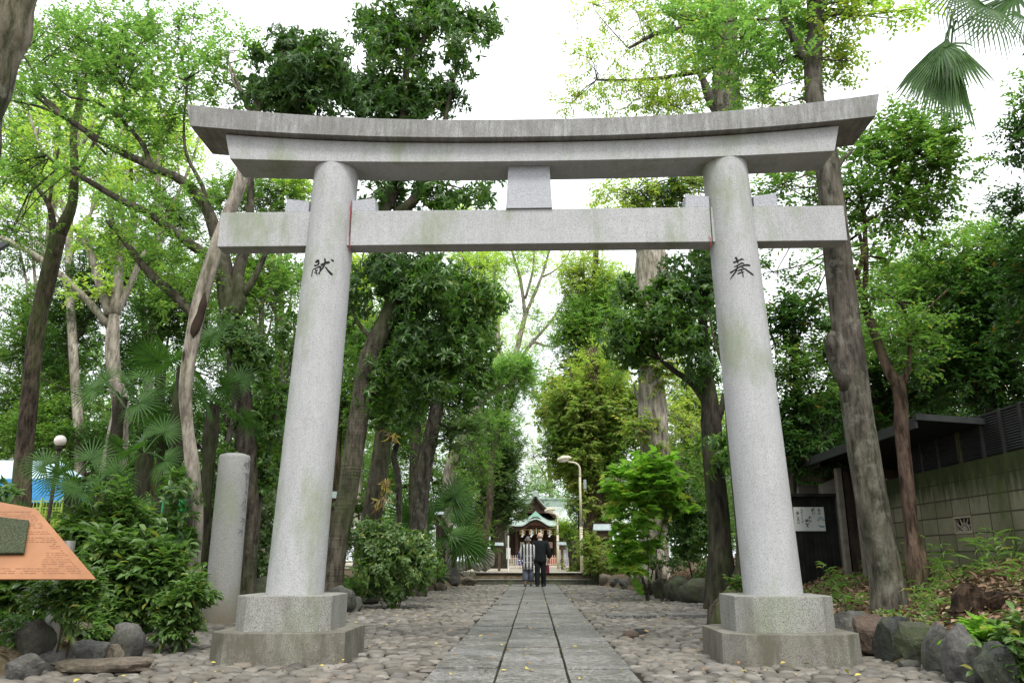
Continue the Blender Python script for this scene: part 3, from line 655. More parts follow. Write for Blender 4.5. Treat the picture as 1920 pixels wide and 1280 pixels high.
a,b=P(1541,900,12.9),P(1579,900,12.9); mb=MB(); mb.add([(a[0],12.9,.5),(b[0],12.9,.5),(b[0],12.9,2.12),(a[0],12.9,1.98),(a[0],13.1,.5),(b[0],13.1,.5),(b[0],13.1,2.12),(a[0],13.1,1.98)],[(0,1,2,3),(7,6,5,4),(0,4,5,1),(1,5,6,2),(2,6,7,3),(3,7,4,0)]); mb.build('concrete_pier',M['concrete'],gh)
a,b=P(1700,900,10.9),P(1640,900,11.5); mb=MB(); mb.box((5.0,11.9,1.1),(.14,.35,1.7)); mb.build('end_pier',M['concrete'],gh)
nb=thing('notice_board','black wooden board fence carrying a white poster between the right pillar and gatehouse','notice board',(4.35,12.8,.5))
mb=MB(); x0,x1=P(1470,960,12.8)[0],P(1570,960,12.8)[0]
k=12
for i in range(k): mb.box((x0+(x1-x0)*(i+.5)/k,12.85+.006*(i%2),1.1),((x1-x0)/k-.006,.03,1.36))
M['black_wood']=plain('black_wood',(.012,.013,.011),.8,0,.5,6,.4)
mb.build('board',M['black_wood'],nb); mb=MB(); mb.box(((x0+x1)/2,12.83,1.80),(x1-x0+.1,.14,.05)); mb.build('cap_rail',M['black_wood'],nb,bevel=.004)
# poster
q=[P(1490,951.5,12.8),P(1548,951,12.8),P(1552,994.5,12.8),P(1493,994.5,12.8)]
px0,px1,pz0,pz1=4.035,4.505,1.258,1.62
po=thing('calligraphy_poster','white poster with black brush calligraphy pinned on the black board fence','poster',((px0+px1)/2,12.81,pz0))
mb=MB(); mb.box(((px0+px1)/2,12.822,(pz0+pz1)/2),(px1-px0,.006,pz1-pz0)); mb.build('sheet',plain('poster_paper',(.42,.44,.41),.6,0,.04),po)
M['ink']=plain('black_ink',(.02,.02,.02),.6); M['ink_blue']=plain('blue_green_ink',(.05,.16,.20),.6)
def text(body,x,z,size,name,mat,par,Y=12.8175,vertical=True,rz=0):
    chars=list(body) if vertical else [body]; vs=[];fs=[]
    for i,ch in enumerate(chars):
        cu=bpy.data.curves.new('t','FONT'); cu.body=ch; cu.size=size; cu.align_x='CENTER'; cu.align_y='CENTER'; cu.offset=size*.028
        ob=bpy.data.objects.new('t',cu); C.objects.link(ob); dg=bpy.context.evaluated_depsgraph_get(); dg.update()
        me=bpy.data.meshes.new_from_object(ob.evaluated_get(dg)); n0=len(vs)
        vs+=[(x+v.co.x,Y,z-i*size*1.02+v.co.y) for v in me.vertices]; fs+=[tuple(k+n0 for k in p.vertices) for p in me.polygons]
        bpy.data.objects.remove(ob); bpy.data.meshes.remove(me)
    mb=MB(); mb.add(vs,fs); return mb.build(name,mat,par)
text('右は',px1-.075,pz1-.05,.05,'lettering',M['ink'],po)
text('極楽',px1-.165,pz1-.05,.058,'lettering',M['ink'],po)
text('左は',px1-.225,pz1-.165,.052,'lettering',M['ink'],po)
text('地獄',px1-.275,pz1-.215,.062,'lettering',M['ink'],po)
text('わがこころが',px0+.125,pz1-.045,.036,'lettering',M['ink'],po)
text('道しるべ',px0+.06,pz1-.09,.05,'lettering',M['ink'],po)
mb=MB(); cx,cz=px1-.06,pz0+.16
for r,a0,a1 in ((.048,-.3,3.5),(.026,-.2,3.3)):
    t=np.linspace(a0,a1,16); V=[];F=[]
    for i,tt in enumerate(t):
        wv_=.005*(1+math.sin(i)*.3); V+=[(cx+math.cos(tt)*(r-wv_),12.8175,cz+math.sin(tt)*(r-wv_)),(cx+math.cos(tt)*(r+wv_),12.8175,cz+math.sin(tt)*(r+wv_))]
    for i in range(15): F.append((2*i,2*i+1,2*i+3,2*i+2))
    mb.add(V,F)
V=[];F=[]
for i in range(13):
    u=-1+i/6; zz=cz-.095+.022*u*u-.01*u; h=.010*(1-u*u)+.002; V+=[(cx+u*.055,12.8175,zz-h),(cx+u*.055,12.8175,zz+h)]
for i in range(12): F.append((2*i,2*i+1,2*i+3,2*i+2))
mb.add(V,F); mb.build('drawing',M['ink_blue'],po)
mb=MB(); a,b=P(1491,922,13.6),P(1534,922,13.6); mb.box(((a[0]+b[0])/2,13.6,a[2]),(b[0]-a[0],.4,.14)); mb.box(((a[0]+b[0])/2,13.6,a[2]+.085),(b[0]-a[0]+.05,.45,.03)); mb.box(((a[0]+b[0])/2,13.6,1.1),(.1,.1,1.5))
tag(mb.build('meter_box',M['grey_wood'],bevel=.005),'small grey box standing above the black board fence','box')
# ================================================================ street lamps, globe lamp
def arm_lamp(px_base,Y,ytop,xtip,ytip,label,boxed):
    b=P(px_base,1060,Y); z0=gzs(b[0],Y); k=mpp(b); xt=P(px_base,ytop,Y); tip=P(xtip,ytip,Y)
    t=thing('street_lamp',label,'street lamp',(b[0],Y,z0),'street lamps with curved arms'); zt=float(xt[2])
    mb=MB(); mb.tube([(b[0],Y,z0-.1),(b[0],Y,z0+1.6)],[.065,.06],14); mb.tube([(b[0],Y,z0+1.6),(b[0],Y,zt-.55)],[.048,.044],14); mb.build('pole',M['cream'],t,smooth=True)
    h=.5; arc=[(b[0],Y,zt-.56),(b[0],Y,zt-.25),(b[0]-.06,Y,zt-.10),(b[0]-.2,Y,zt-.02),(b[0]-.42,Y-.01,zt+.02),(float(tip[0])+.42,Y-.02,float(tip[2])+.10)]
    p,r=smooth_path(arc,[.045,.042,.04,.038,.036,.034],.06); mb=MB(); mb.tube(p,r,10); mb.build('arm',M['cream'],t,smooth=True)
    x0,x1=float(tip[0])+.5,float(tip[0]); zz=float(tip[2])
    pts=[(x0+.03,Y-.02,zz+.11),(x0-.08,Y-.02,zz+.12),(x0-.28,Y-.02,zz+.10),(x1+.02,Y-.02,zz+.03),(x1,Y-.02,zz)]
    mb=MB(); mb.tube(pts,[.04,.085,.11,.07,.01],14); mb.build('lamp_head',plain('lamp_grey',(.5,.47,.36),.5),t,smooth=True)
    mb=MB(); mb.tube([(x0-.1,Y-.02,zz+.05),(x0-.26,Y-.02,zz+.02),(x1+.05,Y-.02,zz-.02)],[.05,.075,.03],12); mb.build('lamp_glass',plain('frosted_glass',(.75,.72,.6),.3),t,smooth=True)
    if boxed:
        mb=MB(); q=P(1095,908,Y); mb.box((q[0]+.03,Y-.03,q[2]),(.11,.1,.34)); mb.build('control_box',M['tin'],t,bevel=.01)
arm_lamp(1091,30.,866,1045,864,'tall cream street lamp with curved arm, the nearer one, right of the couple',True)
arm_lamp(1046.5,40.,961,1021,959,'shorter distant cream street lamp with a curved arm in front of the shrine',False)
g=P(113,826,16.); t=thing('globe_lamp','white globe lamp on a dark pole above the blue tarpaulin at left','lamp',(g[0],16,gzs(g[0],16)))
mb=MB(); bm=bmesh.new(); bmesh.ops.create_uvsphere(bm,u_segments=24,v_segments=14,radius=.115); me=bpy.data.meshes.new('globe'); bm.to_mesh(me); bm.free(); me.transform(Matrix.Translation(Vector(g))); 
link('globe',me,plain('globe_glass',(.70,.64,.60),.25,0,.12,12),t,smooth=True)
mb=MB(); mb.tube([(g[0],16,0),(g[0],16,g[2]-.11)],[.04,.035],12); mb.tube([(g[0],16,g[2]-.2),(g[0],16,g[2]-.1)],[.05,.06],12); mb.build('pole',M['dark_wood'],t,smooth=True)
# ================================================================ wooden lantern posts
def lantern(px_,ybase,Y,ytop,wpx,label,mroof='tin'):
    b=P(px_,1050,Y); z0=gzs(b[0],Y); top=P(px_,ytop,Y); k=mpp(b); w_=wpx*k; zt=float(top[2]); x=float(b[0])
    t=thing('wooden_lantern',label,'lantern',(x,Y,z0),'wooden lantern posts')
    mb=MB(); mb.box((x,Y,(z0+zt-.75*w_)/2),(.14*w_+.05,.14*w_+.05,zt-.75*w_-z0)); mb.build('post',M['brown_wood'],t,bevel=.005)
    mb=MB(); hz=zt-.55*w_; mb.box((x,Y,hz),(.56*w_,.5*w_,.36*w_)); mb.box((x,Y,hz-.2*w_),(.68*w_,.6*w_,.06*w_)); 
    for s in (-1,0,1): mb.box((x+s*.18*w_,Y-.252*w_,hz),(.02*w_,.02*w_,.3*w_))
    mb.build('lantern_box',M['brown_wood'],t,bevel=.004)
    mb=MB(); a=w_/2; d=.42*w_; z1=zt-.33*w_; z2=zt
    V=[(x-a,Y-d,z1),(x+a,Y-d,z1),(x+a*.9,Y,z2),(x-a*.9,Y,z2),(x-a,Y+d,z1),(x+a,Y+d,z1)]
    V+=[(p[0],p[1],p[2]-.05*w_) for p in V]
    mb.add(V,[(0,1,2,3),(3,2,5,4),(6,9,8,7),(9,10,11,8),(0,6,7,1),(4,5,11,10),(0,3,4,10,9,6),(1,7,8,11,5,2)]); mb.build('lantern_roof',M[mroof],t)
    mb=MB(); mb.box((x,Y,z2+.01*w_),(w_*1.04,.07*w_,.07*w_)); mb.build('ridge_board',M['dark_wood'],t,bevel=.003)
lantern(1131,1075,29,981,36,'wooden lantern post with grey tin roof among leaves right of the tall street lamp')
lantern(936,1052,33,1016,17,'brown wooden lantern post with a pale roof beside the split pale rock')
lantern(1054,1062,38,1015,17,'small dark lantern post with pale blue roof beside the shorter street lamp')
lantern(620,1000,19,920,40,'wooden lantern post with a verdigris roof half hidden behind the left pillar','copper_roof')
lantern(819,1000,27,956,24,'small roofed lantern post shaded behind the fan palm by the steps')
# stone lantern (plain stone pedestal right of the shrine approach)
# ================================================================ signs near the shrine
t=thing('notice_sign','white double-sided notice sign on a white post left of the couple','sign',(0,0,0)); b=P(953,1050,32); t.location=(float(b[0]),32,.4)
mb=MB(); mb.tube([(b[0],32,.4),(b[0],32,1.75)],.03,10); mb.build('post',M['white'],t)
mb=MB(); q=P(953,1037,32); mb.box((q[0]-.035,31.98,q[2]),(.08,.03,.42),rz=-.5); mb.box((q[0]+.04,31.98,q[2]),(.08,.03,.42),rz=.5); mb.build('sign_panel',M['white'],t,bevel=.004)
for (xa,xb,ya,yb,lab,col) in ((1048,1057,1030,1048,'pinkish-white banner board beside the distant street lamp',(.8,.66,.66)),(1057.5,1061,1030,1048,'narrow white banner board right of the pinkish one',(.8,.8,.82)),(1061,1065,1022,1048,'tall slim white and violet banner at the far right of the boards',(.66,.64,.8))):
    a,b2=P(xa,ya,46),P(xb,yb,46); mb=MB(); mb.box(((a[0]+b2[0])/2,46,(a[2]+b2[2])/2),(b2[0]-a[0],.04,a[2]-b2[2])); 
    for s in (a[0]+.02,b2[0]-.02): mb.box((s,46,(.4+b2[2])/2),(.03,.03,b2[2]-.4))
    tag(mb.build('banner_board',plain('banner_cloth',col,.8,0,.05)),lab,'banner','banner boards beside the shrine approach')
# picket fence in front of shrine
pf=thing('picket_fence','low pale wooden picket fence across the forecourt of the shrine','fence',(0,50,.4)); M['pale_wood']=plain('pale_picket_wood',(.55,.44,.35),.7,0,.12)
a=P(930,1050,50)[0]; b=P(1068,1050,50)[0]
for u,v_ in ((a,P(997,1050,50)[0]),(P(1020,1050,50)[0],b)):
    mb=MB(); x=u
    while x<v_: mb.box((x,50,.75),(.045,.03,.75)); x+=.13
    mb.build('picket_row',M['pale_wood'],pf)
mb=MB()
for z in (.6,.95):
    for (u,v_) in ((a,P(997,1050,50)[0]),(P(1020,1050,50)[0],b)): mb.box(((u+v_)/2,50.03,z),(v_-u,.03,.05))
mb.build('rail',M['pale_wood'],pf)
mb=MB(); q=P(1035,1043,58); mb.box((q[0],58,.8),(.5,.4,.5)); tag(mb.build('offering_box',plain('red_paint',(.45,.06,.04),.6),bevel=.02),'low red box in front of the shrine porch right of the couple','box')
mb=MB(); q=P(1075,1040,44); mb.tube([(q[0],44,.4),(q[0],44,1.35),(q[0],44,1.45)],[.22,.2,.12],12); tag(mb.build('tree_stump',M['bark_dark']),'dark upright stump beside the right end of the picket fence','stump')
# ================================================================ shrine hall
SH=70.
sh=thing('shrine_hall','shrine hall with curved green copper roofs and dark timber porch closing the path','shrine',(.15,SH,.4))
SX=float(P(1004.5,1000,SH)[0]); k=mpp(P(1004,1000,SH))
zz=lambda y: float(P(1004,y,SH)[2])
sxx=lambda x: float(P(x,1000,SH)[0])
M['timber']=plain('dark_shrine_timber',(.040,.024,.018),.7,0,.3,2)
M['gold']=plain('straw_gold',(.45,.30,.10),.6)
mb=MB(); mb.box((SX,SH+3,(.4+zz(1047))/2),(9,9,zz(1047)-.4)); mb.build('platform',M['concrete'],sh,bevel=.02)
for x in (969.5,1041): 
    mb=MB(); mb.tube([(sxx(x),SH,zz(1048)),(sxx(x),SH,zz(985))],.14,14); mb.build('porch_pillar',M['timber'],sh)
mb=MB(); mb.box((SX,SH,zz(988)),(3.7,.25,.3)); mb.build('porch_beam',M['timber'],sh,bevel=.01)
mb=MB(); mb.box((SX,SH+3.2,(zz(1047)+zz(985))/2),(7.5,.2,zz(985)-zz(1047))); mb.build('front_wall',M['timber'],sh)
for s in (-1,1):
    mb=MB(); mb.box((SX+s*2.7,SH+1.2,zz(1030)),(2.0,.08,.08)); mb.box((SX+s*2.7,SH+1.2,zz(1036)),(2.0,.08,.08))
    for i in range(6): mb.box((SX+s*(1.8+i*.36),SH+1.2,zz(1038)),(.06,.06,.8))
    mb.build('railing',M['timber'],sh)
for x,col in ((979,(.40,.38,.31)),(1032,(.45,.30,.26))):
    mb=MB(); mb.box((sxx(x),SH+.5,zz(1021)),(.36,.04,.5)); mb.build('hanging_notice',plain('notice_paper',col,.7),sh,bevel=.01)
# porch roof with cusped gable, extruded along Y
def arch(u,za,zb): # u -1..1 ; flat wings then swell in the middle
    c=math.cos(min(1,abs(u)/.62)*math.pi)*.5+.5; return za+(zb-za)*c+.18*max(0,abs(u)-.8)*2
def swept(name,mat,x0,x1,y0,y1,zlo,zhi,drop,thick,n=40,rib=0):
    V=[];F=[]
    for i in range(n+1):
        u=-1+2*i/n; x=x0+(x1-x0)*i/n; z=arch(u,zlo,zhi); r=rib*(i%2)
        V+=[(x,y0,z-thick),(x,y0,z+r),(x,y1,z+drop+r),(x,y1,z+drop-thick)]
    for i in range(n):
        for j in range(4): F.append((i*4+j,i*4+(j+1)%4,(i+1)*4+(j+1)%4,(i+1)*4+j))
    F.append((3,2,1,0)); F.append((n*4,n*4+1,n*4+2,n*4+3)); mb=MB(); mb.add(V,F); return mb.build(name,mat,sh)
swept('porch_roof',M['copper_roof'],sxx(958),sxx(1051),SH-1.2,SH+2.5,zz(985),zz(972.5),.75,.10)
swept('porch_eave',M['timber'],sxx(961),sxx(1048),SH-1.05,SH+2.4,zz(988.5),zz(976.5),.6,.22)
# curved gable board filling & carving
mb=MB(); V=[];n_=24
for i in range(n_+1):
    u=-1+2*i/n_; x=SX+u*1.25; V.append((x,SH-.7,zz(990)))
    V.append((x,SH-.7,arch(u*.62,zz(989),zz(980))))
mb.add(V,[(2*i,2*i+1,2*i+3,2*i+2) for i in range(n_)]); mb.build('gable_panel',M['timber'],sh)
mb=MB()
for i in range(9):
    u=-1+i/4; mb.tube([(SX+u*.45,SH-.75,zz(984)+.05*math.cos(i*2)),(SX+u*.45+.12,SH-.78,zz(984)-.1*abs(u)+.12)],[.05,.02],6)
mb.build('carving',plain('carved_ornament',(.30,.13,.07),.6),sh)
# rope and paper streamers
mb=MB(); mb.tube([(sxx(972),SH-.3,zz(992.2)),(SX,SH-.3,zz(992.8)),(sxx(1038),SH-.3,zz(992.2))],.045,8); mb.build('straw_rope',M['gold'],sh)
for i,x in enumerate((975.5,984,993,1001,1010,1018.5,1027,1034.5)):
    mb=MB(); mb.box((sxx(x),SH-.3,zz(997)),(.09,.04,.42)); mb.build('straw_tassel',M['gold'],sh)
for x in (980,996.5,1014.5,1030.5):
    mb=MB(); 
    for j in range(5): mb.box((sxx(x)+(.06 if j%2 else -.03),SH-.36-.01*j,zz(994+j*2.7)),(.15,.02,.17),tilt=('Y',.5))
    mb.build('paper_streamer',M['white'],sh)
mb=MB(); mb.box((SX+.05,SH-.4,zz(991)),(.07,.07,.85)); mb.build('bell_rope',plain('pale_green_rope',(.55,.68,.62),.7),sh)
# main roof: broad concave slope with front dormer gable
def slope(name,mat,x0,x1,y0,y1,z0,z1,curve,thick,n=14,ribs=0,hip=0):
    """concave roof plane rising from (y0,z0) to (y1,z1)"""
    nx_=60 if ribs else 2; V=[];F=[]
    for i in range(nx_+1):
        for j in range(n+1):
            t=j/n; xx=x0+(x1-x0)*i/nx_; xm=(x0+x1)/2; xx=xm+(xx-xm)*(1-hip*t)
            z=z0+(z1-z0)*(t-curve*math.sin(t*math.pi)*.5)+(.05 if (ribs and i%2) else 0)+.25*max(0,abs(xx-xm)/abs(x1-xm)-.75)*(1-t)
            V.append((xx,y0+(y1-y0)*t,z))
    for i in range(nx_):
        for j in range(n): a=i*(n+1)+j; F.append((a,a+n+1,a+n+2,a+1))
    mb=MB(); mb.add(V,F); o=mb.build(name,mat,sh); md=o.modifiers.new('s','SOLIDIFY'); md.thickness=thick; md.offset=-1; return o
slope('main_roof',M['roof_tin'],sxx(928),sxx(1082),SH+.4,SH+6.5,zz(984.5),zz(938),.45,.15,ribs=1,hip=.22)
mb=MB(); mb.box(((sxx(945)+sxx(1066))/2,SH+6.6,zz(932)),(sxx(1066)-sxx(945),.7,.75)); mb.box(((sxx(945)+sxx(1066))/2,SH+6.6,zz(924.5)),(sxx(1066)-sxx(945)+.3,.9,.16)); mb.build('main_ridge',M['copper_roof'],sh,bevel=.03)
mb=MB(); mb.box((SX,SH+1.,zz(986)),(sxx(1080)-sxx(930),.6,.22)); mb.build('main_eave',M['timber'],sh)
# dormer gable: triangle prism with copper edges
za,zb=zz(928),zz(965); hw=sxx(1047)-SX
def gcurve(u): # 0 apex ..1 end
    return za+(zb-za)*(u**.72 if u>0 else 0)
V=[];F=[];n_=16
for s in (-1,1):
    V=[];F=[]
    for i in range(n_+1):
        u=i/n_; x=SX+s*u*hw; z=za+(zb-za)*(1-(1-u)**1.45)
        V+=[(x,SH+.9,z-.16),(x,SH+.9,z+.10),(x,SH+6.,z+.10),(x,SH+6.,z-.16)]
    for i in range(n_):
        for j in range(4): F.append((i*4+j,i*4+(j+1)%4,(i+1)*4+(j+1)%4,(i+1)*4+j))
    F+= [(3,2,1,0),(n_*4,n_*4+1,n_*4+2,n_*4+3)]
    mb=MB(); mb.add(V,F); mb.build('dormer_roof',M['copper_roof'],sh)
    V=[(x,y-.06 if abs(y-(SH+.9))<.01 else y-1,z-.10) for x,y,z in V]; mb=MB(); mb.add(V,F); mb.build('barge_board',M['timber'],sh)
mb=MB(); mb.add([(SX-1.3,SH+1.1,zz(958)),(SX+1.3,SH+1.1,zz(958)),(SX,SH+1.1,zz(936))],[(0,1,2)]); mb.build('dormer_panel',M['timber'],sh)
mb=MB(); mb.box((SX,SH+1.,zz(958.5)),(2.5,.2,.16)); 
for i in (-1,1): mb.box((SX+i*.62,SH+1.,zz(954)),(.1,.1,.3))
mb.build('dormer_beam',M['timber'],sh)
mb=MB(); mb.tube([(SX,SH+.7,za-.05),(SX,SH+.7,za+.35),(SX,SH+.7,za+.5)],[.22,.26,.05],10); mb.build('ridge_ornament',M['copper_roof'],sh)
mb=MB(); mb.add([(SX-.55,SH-1.15,zz(970)),(SX+.55,SH-1.15,zz(970)),(SX,SH-1.15,zz(959)),(SX-.5,SH-.4,zz(969)),(SX+.5,SH-.4,zz(969)),(SX,SH-.4,zz(959))],[(0,1,2),(5,4,3),(0,3,4,1),(1,4,5,2),(2,5,3,0)]); mb.build('porch_ridge_ornament',plain('green_copper',(.22,.42,.33),.5),sh,bevel=.02)
# ================================================================ things on the left behind the shrubs
t=thing('blue_tarpaulin','blue and white tarpaulin tent behind the shrubs at the left edge','tarpaulin',(-14.,19,.4))
def tarp(name,pts,mat,par):
    mb=MB(); mb.add(pts,[tuple(range(len(pts)))]); o=mb.build(name,mat,par); md=o.modifiers.new('s','SOLIDIFY'); md.thickness=.03; return o
M['tarp_white']=plain('pale_blue_sheet',(.50,.66,.75),.5,0,.1,1); M['tarp_blue']=plain('blue_sheet',(.04,.25,.52),.45,0,.3,2.5,.5)
YT=20.; a=[P(x,y,Y_) for x,y,Y_ in ((-60,864,21.5),(112,866,21.5),(160,898,20),(-60,898,20))]; tarp('roof_sheet',a,M['tarp_white'],t)
a=[P(x,y,Y_) for x,y,Y_ in ((-60,898.2,19.98),(160,898.2,19.98),(158,940,20),(-60,945,20))]; tarp('side_sheet',a,M['tarp_blue'],t)
def netfence(x0,x1,y0,y1,Y,col,label):
    a,b=P(x0,y0,Y),P(x1,y1,Y); mb=MB(); x=a[0]; z0=gzs(a[0],Y)
    mb2=MB()
    while x<b[0]: mb.box((x,Y,(z0+a[2])/2),(.012,.012,a[2]-z0)); x+=.07
    z=z0+.05
    while z<a[2]: mb.box(((a[0]+b[0])/2,Y+.01,z),(b[0]-a[0],.012,.02)); z+=.14
    t=thing('mesh_fence',label,'fence',((a[0]+b[0])/2,Y,z0)); mt=plain('fence_wire',col,.5); mb.build('wire_panel',mt,t)
    mb=MB()
    for xx in (a[0],(a[0]+b[0])/2,b[0]): mb.tube([(xx,Y-.02,z0),(xx,Y-.02,a[2]+.05)],.02,8)
    mb.build('fence_post',mt,t)
    tt=plain('netting',tuple(c*.8 for c in col),.7); mb=MB(); mb.box(((a[0]+b[0])/2,Y+.08,(z0+a[2])/2-.1),(b[0]-a[0],.008,a[2]-z0-.2)); mb.build('netting',tt,t)
netfence(40,110,937,1000,17,(.30,.42,.06),'yellow-green wire mesh fence under the blue tarpaulin')
netfence(310,372,914,1000,14,(.02,.30,.08),'bright green mesh fence seen between shrubs left of the marker post')
netfence(440,482,950,1000,13.5,(.03,.34,.10),'bright green net showing right of the marker post shaft')
t=thing('white_canopy','flat white canopy on thin posts glimpsed between the trunks right of the left pillar','canopy',(-9.,30,.4))
a,b=P(640,987,30),P(722,995,30); mb=MB(); mb.box(((a[0]+b[0])/2,31,(a[2]+b[2])/2),(b[0]-a[0],2,.16)); mb.build('roof_panel',M['white'],t,bevel=.01)
for xx in (a[0]+.1,b[0]-.25): mb=MB(); mb.box((xx,30.1,(a[2]+.3)/2),(.09,.09,a[2]-.3)); mb.build('post',M['white'],t)
# grey eave corner at left edge
g=P(0,458,9.); mb=MB(); mb.add([P(-260,420,9.3),P(18,455,9.0),P(-10,470,8.6),P(-260,500,8.2),P(-260,432,9.3),P(18,461,9.0),P(-10,478,8.6),P(-260,520,8.2)],[(0,1,2,3),(7,6,5,4),(0,4,5,1),(1,5,6,2),(2,6,7,3),(3,7,4,0)])
tt=thing('hut_roof','dark corner of a hut roof poking in at the left edge below mid height','roof',(-6.3,8.7,0)); mb.build('roof_sheet',M['roof_dark'],tt)
for q_ in ((-7.2,9.0),(-7.2,8.6)): mb=MB(); mb.box((q_[0],q_[1],2.),(.12,.12,4.2)); mb.build('post',M['dark_wood'],tt)
# wires
def wire(label,pts,r=.008):
    p,rr=smooth_path(pts,[r]*len(pts),.8); mb=MB(); mb.tube(p,rr,5); tag(mb.build('overhead_wire',M['dark_wood'],smooth=True),label,'wire')
wire('dark overhead wire sagging across the trees above the shrine roof',[P(900,917,60),P(950,921,60),P(1000,920,60),P(1040,911,60),P(1075,900,60)],.025)
wire('thin cable slanting across the white sky at the upper right',[P(1560,262,16),P(1700,180,14),P(1800,105,12.5),P(1960,20,11)],.004)
wire('thin cable hanging in front of the pale multi-stemmed trunk at left',[P(60,700,15),P(215,772,15),P(300,815,15),P(420,840,15)],.008)
# ================================================================ people
def skin(name,nodes,edges,mats,parent,sub=2,root=0):
    me=bpy.data.meshes.new(name+'_s'); me.from_pydata([n[:3] for n in nodes],edges,[]); o=bpy.data.objects.new(name+'_s',me); C.objects.link(o)
    md=o.modifiers.new('k','SKIN'); md.use_smooth_shade=True; ss=o.modifiers.new('s','SUBSURF'); ss.levels=sub; ss.render_levels=sub
    for i,nn in enumerate(nodes):
        r=nn[3]; me.skin_vertices[0].data[i].radius=(r,nn[4] if len(nn)>4 else r)
    me.skin_vertices[0].data[root].use_root=True
    dg=bpy.context.evaluated_depsgraph_get(); dg.update(); out=bpy.data.meshes.new_from_object(o.evaluated_get(dg)); out.name=name
    bpy.data.objects.remove(o); out.materials.clear(); return link(name,out,mats,parent,smooth=True)
def loft(mb,rings,n=24,m=0):
    """rings: (x,y,z,rx,ry)"""
    V=[];F=[]
    for (x,y,z,rx,ry) in rings:
        for i in range(n): a=i*2*math.pi/n; V.append((x+rx*math.cos(a),y+ry*math.sin(a),z))
    for k in range(len(rings)-1):
        for i in range(n): F.append((k*n+i,k*n+(i+1)%n,(k+1)*n+(i+1)%n,(k+1)*n+i))
    F.append(tuple(range(n-1,-1,-1))); F.append(tuple(range((len(rings)-1)*n,len(rings)*n))); mb.add(V,F,m)
M['skin']=plain('skin',(.50,.29,.20),.5,0,.06); M['suit']=plain('black_suit_cloth',(.012,.015,.016),.85,0,.3,12)
M['hair_grey']=plain('grey_hair',(.12,.12,.12),.6,0,.3,40); M['hair_white']=plain('thin_white_hair',(.46,.40,.36),.6,0,.15,40); M['shoe']=plain('black_leather',(.012,.012,.012),.35)
def body_nodes(hx,y,z0,h,step,armL,armR,sh=.19,hip=.085):
    s=h/1.66
    N=[(hx,y,z0+.86*s,.11*s,.09*s),(hx,y,z0+1.05*s,.105*s,.085*s),(hx,y,z0+1.28*s,.125*s,.09*s),(hx,y,z0+1.37*s,.06*s),(hx,y-.0,z0+1.42*s,.048*s),(hx+.0,y,z0+1.50*s,.068*s,.08*s),(hx,y,z0+1.60*s,.062*s,.075*s)]
    E=[(0,1),(1,2),(2,3),(3,4),(4,5),(5,6)]
    for sg,st in ((-1,step[0]),(1,step[1])):
        b=len(N); N+=[(hx+sg*hip,y,z0+.80*s,.075*s),(hx+sg*(hip+.01),y+st*.3-.015,z0+.46*s,.05*s),(hx+sg*(hip+.012),y+st,z0+.09*s,.033*s),(hx+sg*(hip+.015),y+st+.10,z0+.035*s,.032*s,.03)]
        E+=[(0,b),(b,b+1),(b+1,b+2),(b+2,b+3)]
    for sg,arm in ((-1,armL),(1,armR)):
        b=len(N); N+=[(hx+sg*sh*.85,y,z0+1.32*s,.055*s)]+[(hx+a[0],y+a[1],z0+a[2]*s,r) for a,r in zip(arm,(.04*s,.028*s,.03*s))]
        E+=[(2,b),(b,b+1),(b+1,b+2),(b+2,b+3)]
        # fingers: five short chains from the palm
        p=np.array(N[b+3][:3]); w_=np.array(N[b+2][:3]); d=(p-w_)/np.linalg.norm(p-w_); side=np.cross(d,[0,1,0.3]); side/=np.linalg.norm(side)
        for f,(o_,L) in enumerate(((-.024,.06),(-.009,.075),(.008,.07),(.023,.055),(.04,.035))):
            q1=p+side*o_+d*L*.5; q2=p+side*o_*1.1+d*L+np.array([0,.012,0]); c=len(N); N+=[(*q1,.009*s),(*q2,.007*s)]; E+=[(b+3,c),(c,c+1)]
    return N,E
YM=26.2
# man
mx_=float(P(1013,1050,YM)[0]); man=thing('person','man in a black suit seen from behind, head turned left, walking up the path','person',(mx_,YM,.034))
z0=.034
aL=[(-.27,-.02,1.08),(-.34,.02,.90),(-.37,.03,.80)]; aR=[(.27,-.02,1.07),(.29,.05,.86),(.275,.09,.77)]
N_,E_=body_nodes(mx_,YM,z0,1.66,(.0,.14),aL,aR,.20)
N_=[(a[0],a[1]-.14 if i in () else a[1],*a[2:]) for i,a in enumerate(N_)]
skin('body',N_,E_,[M['skin']],man)
mb=MB(); loft(mb,[(mx_,YM,z0+.70,.185,.125),(mx_,YM,z0+.80,.20,.135),(mx_,YM,z0+.95,.185,.125),(mx_,YM,z0+1.08,.185,.125),(mx_,YM,z0+1.22,.215,.13),(mx_,YM,z0+1.32,.215,.12),(mx_,YM,z0+1.37,.15,.10),(mx_,YM,z0+1.41,.075,.075)],28)
for arm,sg in ((aL,-1),(aR,1)):
    pts=[(mx_+sg*.14,YM,z0+1.335),(mx_+sg*.21,YM,z0+1.29)]+[(mx_+a_[0],YM+a_[1],z0+a_[2]) for a_ in arm[:2]]
    p,r=smooth_path(pts,[.075,.075,.062,.048],.03); mb.tube(p,r,14)
mb.box((mx_,YM-.128,z0+.80),(.006,.02,.2)); mb.build('suit_jacket',M['suit'],man,smooth=True)
mb=MB(); mb.tube([(mx_,YM,z0+1.395),(mx_,YM,z0+1.43)],[.066,.058],16); mb.build('shirt_collar',M['white'],man,smooth=True)
mb=MB()
for sg,st in ((-1,.0),(1,.14)):
    p,r=smooth_path([(mx_+sg*.085,YM,z0+.84),(mx_+sg*.095,YM+st*.3-.015,z0+.46),(mx_+sg*.097,YM+st,z0+.10),(mx_+sg*.098,YM+st,z0+.055)],[.105,.085,.075,.078],.05); mb.tube(p,r,14)
